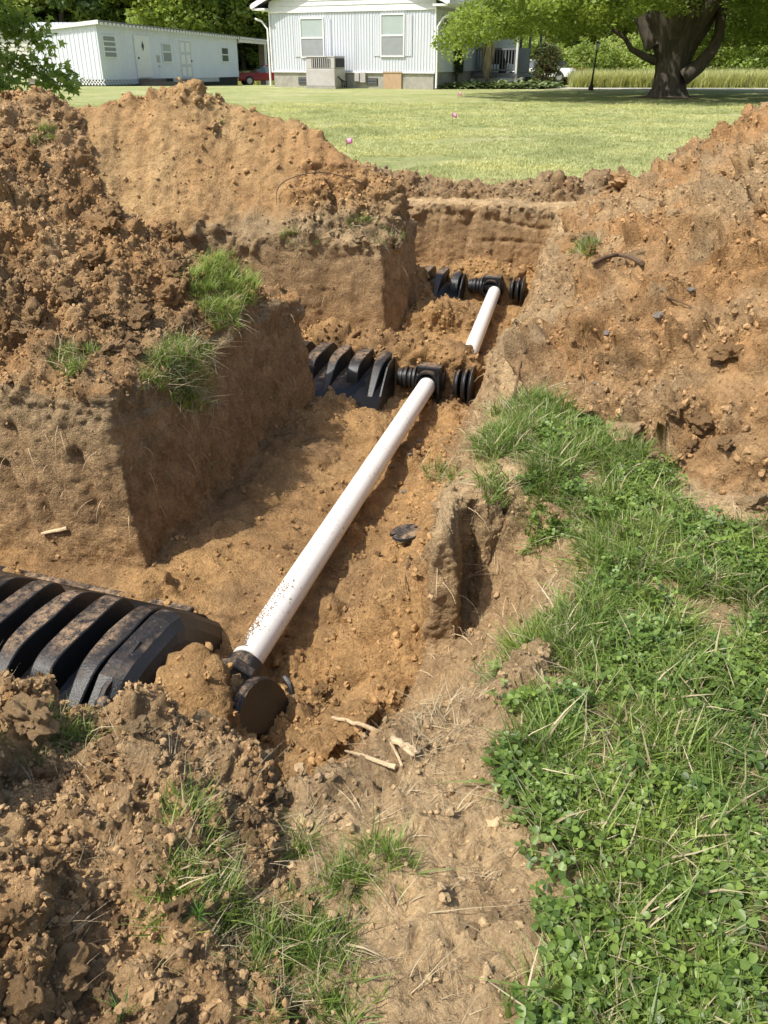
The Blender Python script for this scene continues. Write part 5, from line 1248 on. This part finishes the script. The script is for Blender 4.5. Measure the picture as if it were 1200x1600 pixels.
# lamp post, flags
lp = empty('lamp_post', (9.05, 39.6, 0)); lp.rotation_euler = (0, R(3), 0); tag(lp, 'short leaning black lamp post beside the gravel lane', 'lamp post')
m = MB(); m.tube([(0,0,0),(0,0,.10),(0,0,.25),(0,0,.5),(0,0,1.55)], [.13,.11,.06,.04,.03], 10); m.build('pole', M['dark'], lp, True)
m = MB(); m.tube([(0,0,1.55),(0,0,1.6),(0,0,1.78)], [.05,.07,.10], 6); m.build('lantern', M['lamp'], lp); m = MB(); m.tube([(0,0,1.78),(0,0,1.88)], [.13,.02], 6); m.build('lantern_cap', M['dark'], lp)
M['pink'] = simple('pink_plastic', (.80,.28,.50), .5, .05, 4)
for (u, v, vb, sz, lb) in ((541, 228, 240, .085, 'pink marker flag nearest the dirt mound'), (706, 184, 196, .09, 'pink marker flag in the middle of the lawn'), (716, 149, 156, .10, 'pink marker flag farthest away, in front of the house plants')):
    gx_, gy_ = at(u, vb, 0); f = empty('marker_flag', (gx_, gy_, 0)); tag(f, lb, 'marker flag', 'pink marker flags on the lawn')
    zt = (vb-v)*gy_*.00062+.06; m = MB(); m.tube([(0,0,0),(.01,0,zt+.04)], .003, 5); m.build('wire', M['wire'], f)
    m = MB(); vs = []
    for i in range(5):
        for j in range(3): vs.append((.01+i*sz/4, .008*math.sin(i*1.7), zt+.04-j*sz*.45+.02*i/4*(-1 if u > 700 else 1)))
    m.add(vs, [(i*3+j, i*3+j+1, i*3+j+4, i*3+j+3) for i in range(4) for j in range(2)]); o = m.build('pennant', M['pink'], f, True); s_ = o.modifiers.new('s', 'SOLIDIFY'); s_.thickness = .002

# ------------------------------------------------------------------ foliage helpers
M['leaf'] = leafmat('tree_leaf', (.16,.23,.065), (.44,.52,.16), .55, .5)
M['leaf_light'] = leafmat('maple_leaf', (.11,.175,.035), (.34,.43,.10), .5, .5)
M['leaf_dark'] = leafmat('dark_leaf', (.05,.09,.03), (.16,.23,.07), .4, .5)
M['leaf_red'] = leafmat('red_leaf', (.04,.018,.014), (.16,.035,.03), .25, .5)
M['hosta'] = leafmat('hosta_leaf', (.05,.10,.03), (.26,.32,.15), .2, .45)
def leaves(centers, size, seed, up=.5, star=False, stretch=1.0):
    rg = np.random.default_rng(seed); n = len(centers); d = rg.normal(0, 1, (n, 3)); d[:,2] = np.abs(d[:,2])+up; d /= np.linalg.norm(d, axis=1)[:,None]
    a = rg.normal(0, 1, (n, 3)); u = np.cross(d, a); u /= np.linalg.norm(u, axis=1)[:,None]; v = np.cross(d, u); s = (size*(.6+.8*rg.random(n)))[:,None]
    if star:
        rr = [(1.0,0),(.42,25),(.80,55),(.36,80),(.70,115),(.30,150),(.30,210),(.70,245),(.36,280),(.80,305),(.42,335)]
        P = [centers+(u*math.cos(R(t))*r+v*math.sin(R(t))*r)*s*.62-d*s*.12*(r > .6) for r, t in rr]; V = np.stack(P, 1).reshape(-1, 3); k = len(rr)
        return V, np.arange(len(V)).reshape(-1, k)
    P = [centers-u*s*.5*stretch, centers+v*s*.30-d*s*.06, centers+u*s*.5*stretch-d*s*.10, centers-v*s*.30-d*s*.06]
    V = np.stack(P, 1).reshape(-1, 3); return V, np.arange(len(V)).reshape(-1, 4)
def clump_pts(cent, rad, per, seed, shell=.75, flat=.75):
    rg = np.random.default_rng(seed); n = len(cent); d = rg.normal(0, 1, (n, per, 3)); d /= np.linalg.norm(d, axis=2)[:,:,None]; r = (shell+(1.1-shell)*rg.random((n, per)))*(.35+.65*rg.random((n, per))**.4)
    p = cent[:,None,:]+d*r[:,:,None]*np.asarray(rad).reshape(-1, 1, 1)*np.array([1, 1, flat]); return p.reshape(-1, 3)
def crown_mesh(name, rx, rz, zc, nclump, per, size, seed, mat, rc=1.25, low=-.95):
    rg = np.random.default_rng(seed); d = rg.normal(0, 1, (nclump, 3)); d /= np.linalg.norm(d, axis=1)[:,None]; d[:,2] = np.where(d[:,2] < low, low, d[:,2])
    r = .55+.5*rg.random(nclump)**.6; c = d*r[:,None]*np.array([rx, rx, rz])+np.array([0, 0, zc])
    c += rg.normal(0, .4, c.shape)
    P = clump_pts(c, rc*(.6+.7*rg.random(nclump)), per, seed+1); V, F = leaves(P, size, seed+2, .45)
    return mesh_np(name, V, F, mat, True, False)
def trunk_mesh(h, r, seed, limbs=5):
    rg = random.Random(seed); m = MB(); pts = [(0,0,-.3)]; 
    for k in range(1, 7): pts.append((rg.uniform(-.15,.15)*k*.5, rg.uniform(-.15,.15)*k*.5, h*k/6))
    m.tube(pts, [r*1.3, r, r*.85, r*.7, r*.55, r*.4, r*.2], 9)
    for i in range(limbs):
        a = i*2.4+rg.random(); b = pts[2+i % 3]; L = h*.32; p1_ = (b[0]+math.cos(a)*L*.5, b[1]+math.sin(a)*L*.5, b[2]+L*.35); p2_ = (b[0]+math.cos(a)*L, b[1]+math.sin(a)*L, b[2]+L*.9); m.tube([b, p1_, p2_], [r*.45, r*.3, r*.1], 6)
    me = bpy.data.meshes.new('trunk'); me.from_pydata(m.v, [], m.f); me.materials.append(M['bark']); me.polygons.foreach_set('use_smooth', [True]*len(me.polygons)); return me
CR = [crown_mesh('crown', 4.2, 5.2, 6.6, 95, 120, .42, 101, M['leaf']), crown_mesh('crown', 4.6, 5.6, 7.2, 100, 120, .42, 111, M['leaf_light']), crown_mesh('crown', 3.8, 5.8, 7.0, 90, 120, .40, 121, M['leaf']), crown_mesh('crown', 4.4, 4.9, 6.2, 95, 120, .44, 131, M['leaf_dark'])]
TK = [trunk_mesh(11, .28, s) for s in (1, 2)]
def tree(x, y, k, s, label, sink=0):
    r = empty('tree', (x, y, gz(y)-sink), RNG.random()*6.28); r.scale = (s, s, s); tag(r, label, 'tree', 'trees behind the buildings and field')
    for nm, me in (('trunk', TK[k % 2]), ('crown', CR[k])): o = bpy.data.objects.new(nm, me); COL.objects.link(o); o.parent = r
KL = ['mid green leafy tree in the wood behind the buildings', 'bright light green tree in the wood behind the buildings', 'mid green leafy tree in the wood behind the buildings', 'dark green tree in the wood behind the buildings']
rg = random.Random(5)
xs = -44
while xs < 46:
    for row, (yy, sc_) in enumerate(((88, 1.0), (95, 1.25), (104, 1.5))):
        k = rg.choice([0,0,1,1,2,3] if row == 0 else [0,1,2,3]); x = xs+rg.uniform(-2.2, 2.2)+row*1.5; y = yy+rg.uniform(-2.5, 2.5)
        if row == 0 and -5 < x < 2: continue
        tree(x, y, k, sc_*rg.uniform(.85, 1.15), KL[k])
    xs += 4.6
# thicket behind the field on the right
CB = [crown_mesh('crown', 2.6, 1.9, 1.7, 45, 110, .26, 141, M['leaf'], .8), crown_mesh('crown', 2.4, 2.2, 1.9, 45, 110, .26, 151, M['leaf_light'], .8)]
for i in range(22):
    x = 9.5+i*2.05+rg.uniform(-.8, .8); y = 73+rg.uniform(-3, 4); k = i % 2
    o = bpy.data.objects.new('bush', CB[k]); COL.objects.link(o); o.location = (x, y, gz(y)-.2); s_ = rg.uniform(.75, 1.25); o.scale = (s_,)*3; o.rotation_euler = (0, 0, rg.random()*6.28)
    tag(o, ['mid green bush in the thicket beyond the tall field grass', 'light green bush in the thicket beyond the tall field grass'][k], 'bush', 'bushes beyond the field')

# ------------------------------------------------------------------ big shade tree
TX, TY = 10.25, 32.6
BT = empty('shade_tree', (TX, TY, 0)); tag(BT, 'huge shade tree with thick forked dark trunk on the right of the lawn', 'tree')
V = []; nz, na = 60, 90
for i in range(nz):
    z = -.05+3.3*i/(nz-1); rr = float(np.interp(z, [-.05,.1,.3,.8,1.2,1.7,2.2,3.3], [.84,.68,.57,.54,.60,.78,1.02,1.5]))
    for k in range(na):
        t = 2*math.pi*k/na; g = 1+.05*math.sin(3*t+1+z*.3)+.05*math.sin(5*t+2.2)+.06*math.sin(8*t+z*.5)*sstep(.0, 2, z)-.12*max(0, float(sstep(1.2, 3, z)))*abs(math.sin(2.5*t+.5))
        bk = .020*math.sin(31*t+2.5*math.sin(z*2.1+t))+.014*math.sin(53*t+3*math.sin(z*3+2*t))+.012*math.sin(17*t+z*5)
        V.append((rr*(g+bk)*math.cos(t), rr*(g+bk)*.85*math.sin(t), z))
F = [(i*na+k, i*na+(k+1) % na, (i+1)*na+(k+1) % na, (i+1)*na+k) for i in range(nz-1) for k in range(na)]
o = mesh_np('trunk', np.array(V), np.array(F), M['bark']); o.parent = BT
LB = [([(-.62,0,1.15),(-1.15,-.2,1.32),(-1.6,-.3,1.50),(-1.9,-.35,1.85),(-2.4,-.4,2.1)], [.16,.11,.09,.08,.06]), ([(.35,-.35,.65),(.80,-.5,1.0),(1.15,-.55,1.5),(1.30,-.5,1.9),(1.28,-.4,2.6),(1.5,-.2,4.0)], [.30,.24,.20,.17,.17,.14]),
      ([(-.7,.0,1.6),(-1.2,.2,2.5),(-2.2,.4,4.0),(-3.6,.6,5.6)], [.35,.30,.22,.1]), ([(.5,0,1.8),(1.5,.5,3.2),(3.0,.8,4.8),(4.8,1,6)], [.38,.30,.2,.08]), ([(0,.3,2),(.3,1.0,4),(.2,1.8,6.5),(0,2,9)], [.5,.4,.28,.1]), ([(-.2,-.4,2),(-.6,-1.4,3.6),(-1.4,-2.8,5),(-2.4,-4.2,6)], [.4,.3,.2,.08]), ([(.4,-.4,2.2),(1.0,-1.6,3.6),(1.8,-3.2,4.8),(2.6,-5,5.4)], [.36,.28,.18,.07])]
for P_, r_ in LB:
    m = MB(); q = [Vector(p) for p in P_]; m.tube(q, r_, 12); m.build('limb', M['bark'], BT, True)
rg2 = np.random.default_rng(77)
def bottom(x, y):   # how low the skirt of the crown hangs, by place round the tree
    d = np.hypot(x-TX, (y-TY)); return np.interp(x, [2.0,2.6,3.4,4.4,5.4,7.0,8.5,9.5,11.2,12.0,13.5,16,19], [1.55,1.35,1.75,1.95,2.05,1.95,2.2,2.5,2.35,1.7,1.75,1.9,2.0])+.10*np.clip(29-y, -3, 3)*1.0
c = []
while len(c) < 620:
    a = rg2.random()*6.283; r_ = 8.2*math.sqrt(rg2.random()*.92+.08); x = TX+r_*math.cos(a); y = TY+r_*math.sin(a)*.95
    zb = float(bottom(x, y))+.30; c.append((x, y, zb+abs(rg2.normal(0, .9))))
c = np.array(c); P_ = clump_pts(c, .42+.28*rg2.random(len(c)), 105, 78, .6, .55)
V, F = leaves(P_, .15, 79, .6); V -= np.array([TX, TY, 0]); o = mesh_np('crown_skirt', V, F, M['leaf_light']); o.parent = BT; o['kind'] = 'stuff'
d = rg2.normal(0, 1, (330, 3)); d /= np.linalg.norm(d, axis=1)[:,None]; d[:,2] = np.abs(d[:,2]); c = d*np.array([7.6,7.2,7.0])*(.5+.5*rg2.random(330)**.5)[:,None]+np.array([0, 0, 3.4])
V, F = leaves(clump_pts(c, 1.1+.3*rg2.random(330), 70, 88), .32, 89, .5); o = mesh_np('crown', V, F, M['leaf_light']); o.parent = BT; o['kind'] = 'stuff'
# mulch ring
m = MB(); vs = [(TX, TY, .09)]+[(TX+1.25*math.cos(t)*(1+.15*math.sin(3*t)), TY+1.1*math.sin(t), .004) for t in [2*math.pi*k/40 for k in range(40)]]; m.add(vs, [(0, 1+k, 1+(k+1) % 40) for k in range(40)])
tag(m.build('bare_ground', simple('root_soil', (.14,.095,.06), .95, .3, 6, .5), None, True), None, None, None, 'structure')

# ------------------------------------------------------------------ near leafy tree at the left edge
NTR = empty('leafy_tree', (-5.95, 11.5, 0)); tag(NTR, 'leafy young tree with lobed leaves reaching in at the upper left edge', 'tree')
m = MB(); m.tube([(0,0,-.1),(.05,0,.8),(.1,.05,1.8),(.05,.1,3.0),(0,0,4.6)], [.12,.10,.085,.06,.02], 10); m.build('trunk', M['bark'], NTR, True)
cl = []
for k in range(16):
    z0 = .55+k*.24; a = -.9+1.3*((k*3 % 7)/6); L = (1.35+.5*((k*7 % 5)/4))*(1-.03*k); m = MB()
    e_ = Vector((L*math.cos(a), L*math.sin(a), z0+.35-.25*L)); p_ = [Vector((.05, 0, z0)), Vector((L*.5*math.cos(a), L*.5*math.sin(a), z0+.35)), e_]; m.tube(p_, [.03, .018, .005], 6); m.build('limb', M['bark'], NTR, True)
    for t in np.linspace(.35, 1.05, 7): q = p_[0].lerp(e_, t)+Vector((0,0,.25*math.sin(math.pi*min(t,1)))); cl.append(tuple(q))
for k in range(14):
    z0 = .8+k*.25; a = RNG.uniform(1, 5.4); L = RNG.uniform(.8, 1.5)
    for t in (.5, .8, 1): cl.append((L*t*math.cos(a), L*t*math.sin(a), z0))
cl = np.array(cl); P_ = clump_pts(cl, .34+0*cl[:,0], 75, 91, .3, .9); V, F = leaves(P_, .12, 92, .3, True); o = mesh_np('crown', V, F, M['leaf_light'], False); o.parent = NTR; o['kind'] = 'stuff'

# ------------------------------------------------------------------ plants by the porch
def spiky(name, loc, label, n, h0, h1, rmin, blade, mat, trunk=None, s=1):
    r = empty(name, loc); tag(r, label, 'yucca'); r.scale = (s,)*3; m = MB(); rg = np.random.default_rng(int(loc[0]*100))
    for i in range(n):
        t = rg.random(); z = h0+(h1-h0)*t; a = rg.random()*6.28; el = rg.normal(.15+1.0*t, .25); L = blade*(.7+.5*rg.random()); d_ = Vector((math.cos(a)*math.cos(el), math.sin(a)*math.cos(el), math.sin(el))); sd_ = Vector((-math.sin(a), math.cos(a), 0)); b = Vector((0, 0, z)); dr = Vector((0, 0, -.18*L))
        m.add([b-sd_*.02, b+sd_*.02, b+d_*L*.55+sd_*.022+dr*.2, b+d_*L*.55-sd_*.022+dr*.2, b+d_*L+dr], [(0,1,2,3), (3,2,4)])
    m.build('leaf_spikes', mat, r)['kind'] = 'stuff'
    tk = MB(); tk.tube([(0,0,-.05),(0.02,0,h0*.5+.2),(0,0,h1)], [.07,.06,.04], 8); tk.build('trunk', M['bark'], r, True)
    return r
lxy = lambda u, y: ((u-600)/1412*y, y)
a = lxy(712, 43.3); spiky('yucca', (*a, 0), 'tall dark green spiky yucca by the house corner', 420, .55, 1.75, .1, .62, M['leaf_dark'])
a = lxy(759, 44.0); yc = spiky('yucca', (*a, .1), 'yucca with hanging tan dead leaves in front of the porch railing', 160, 1.7, 2.2, .1, .55, M['leaf'])
m = MB(); rg = np.random.default_rng(9)
for i in range(230):
    an = rg.random()*6.28; z = .5+1.3*rg.random()**.7; rr = .10+.28*(z-.3)/1.5; b = Vector((math.cos(an)*rr*.4, math.sin(an)*rr*.4, z+.25)); e_ = Vector((math.cos(an)*rr, math.sin(an)*rr, z-.35-.2*rg.random())); sd_ = Vector((-math.sin(an), math.cos(an), 0))*.02
    m.add([b-sd_, b+sd_, (b+e_)/2+sd_+Vector((math.cos(an), math.sin(an), 0))*.06, (b+e_)/2-sd_+Vector((math.cos(an), math.sin(an), 0))*.06, e_], [(0,1,2,3), (3,2,4)])
m.build('dead_leaves', M['straw'], yc)['kind'] = 'stuff'
HO = [weed_mesh('hosta', 46, 50+s, M['hosta'], .48, .17, .55) for s in range(3)]
for i, u in enumerate(list(range(694, 868, 12))):
    for rw in range(2):
        y_ = 41.6-.0*i+rw*.9+(i % 3)*.15; x_, _ = lxy(u+rw*6, y_); o = bpy.data.objects.new('hosta_plant', HO[(i+rw) % 3]); COL.objects.link(o); s_ = RNG.uniform(.85, 1.2); o.location = (x_, y_, 0); o.scale = (s_, s_, s_*(1.15+.35*rw)); o.rotation_euler = (0, 0, RNG.random()*6.28)
        tag(o, 'variegated leafy hosta plant in the bed in front of the porch', 'hosta', 'hosta plants along the porch bed')
a = lxy(850, 44.5); RS = empty('red_shrub', (*a, 0)); tag(RS, 'dark shrub with reddish leaves at the porch corner', 'shrub')
rg = np.random.default_rng(5); d = rg.normal(0, 1, (60, 3)); d /= np.linalg.norm(d, axis=1)[:,None]; c = d*np.array([.75,.7,.95])*(.5+.5*rg.random(60))[:,None]+np.array([0, 0, 1.15])
P_ = clump_pts(c, .3+0*c[:,0], 90, 6); V, F = leaves(P_, .09, 7, .4); mk = rg.random(len(F)) < .35; o = mesh_np('foliage', V, F, [M['leaf_dark'], M['leaf_red']], True, True, mk.astype(int)); o.parent = RS; o['kind'] = 'stuff'
m = MB(); [m.tube([(0,0,-.05), (math.cos(k)*.2, math.sin(k)*.2, .6), (math.cos(k)*.5, math.sin(k)*.5, 1.4)], [.04,.03,.01], 6) for k in range(0, 6)]; m.build('stem', M['bark'], RS, True)
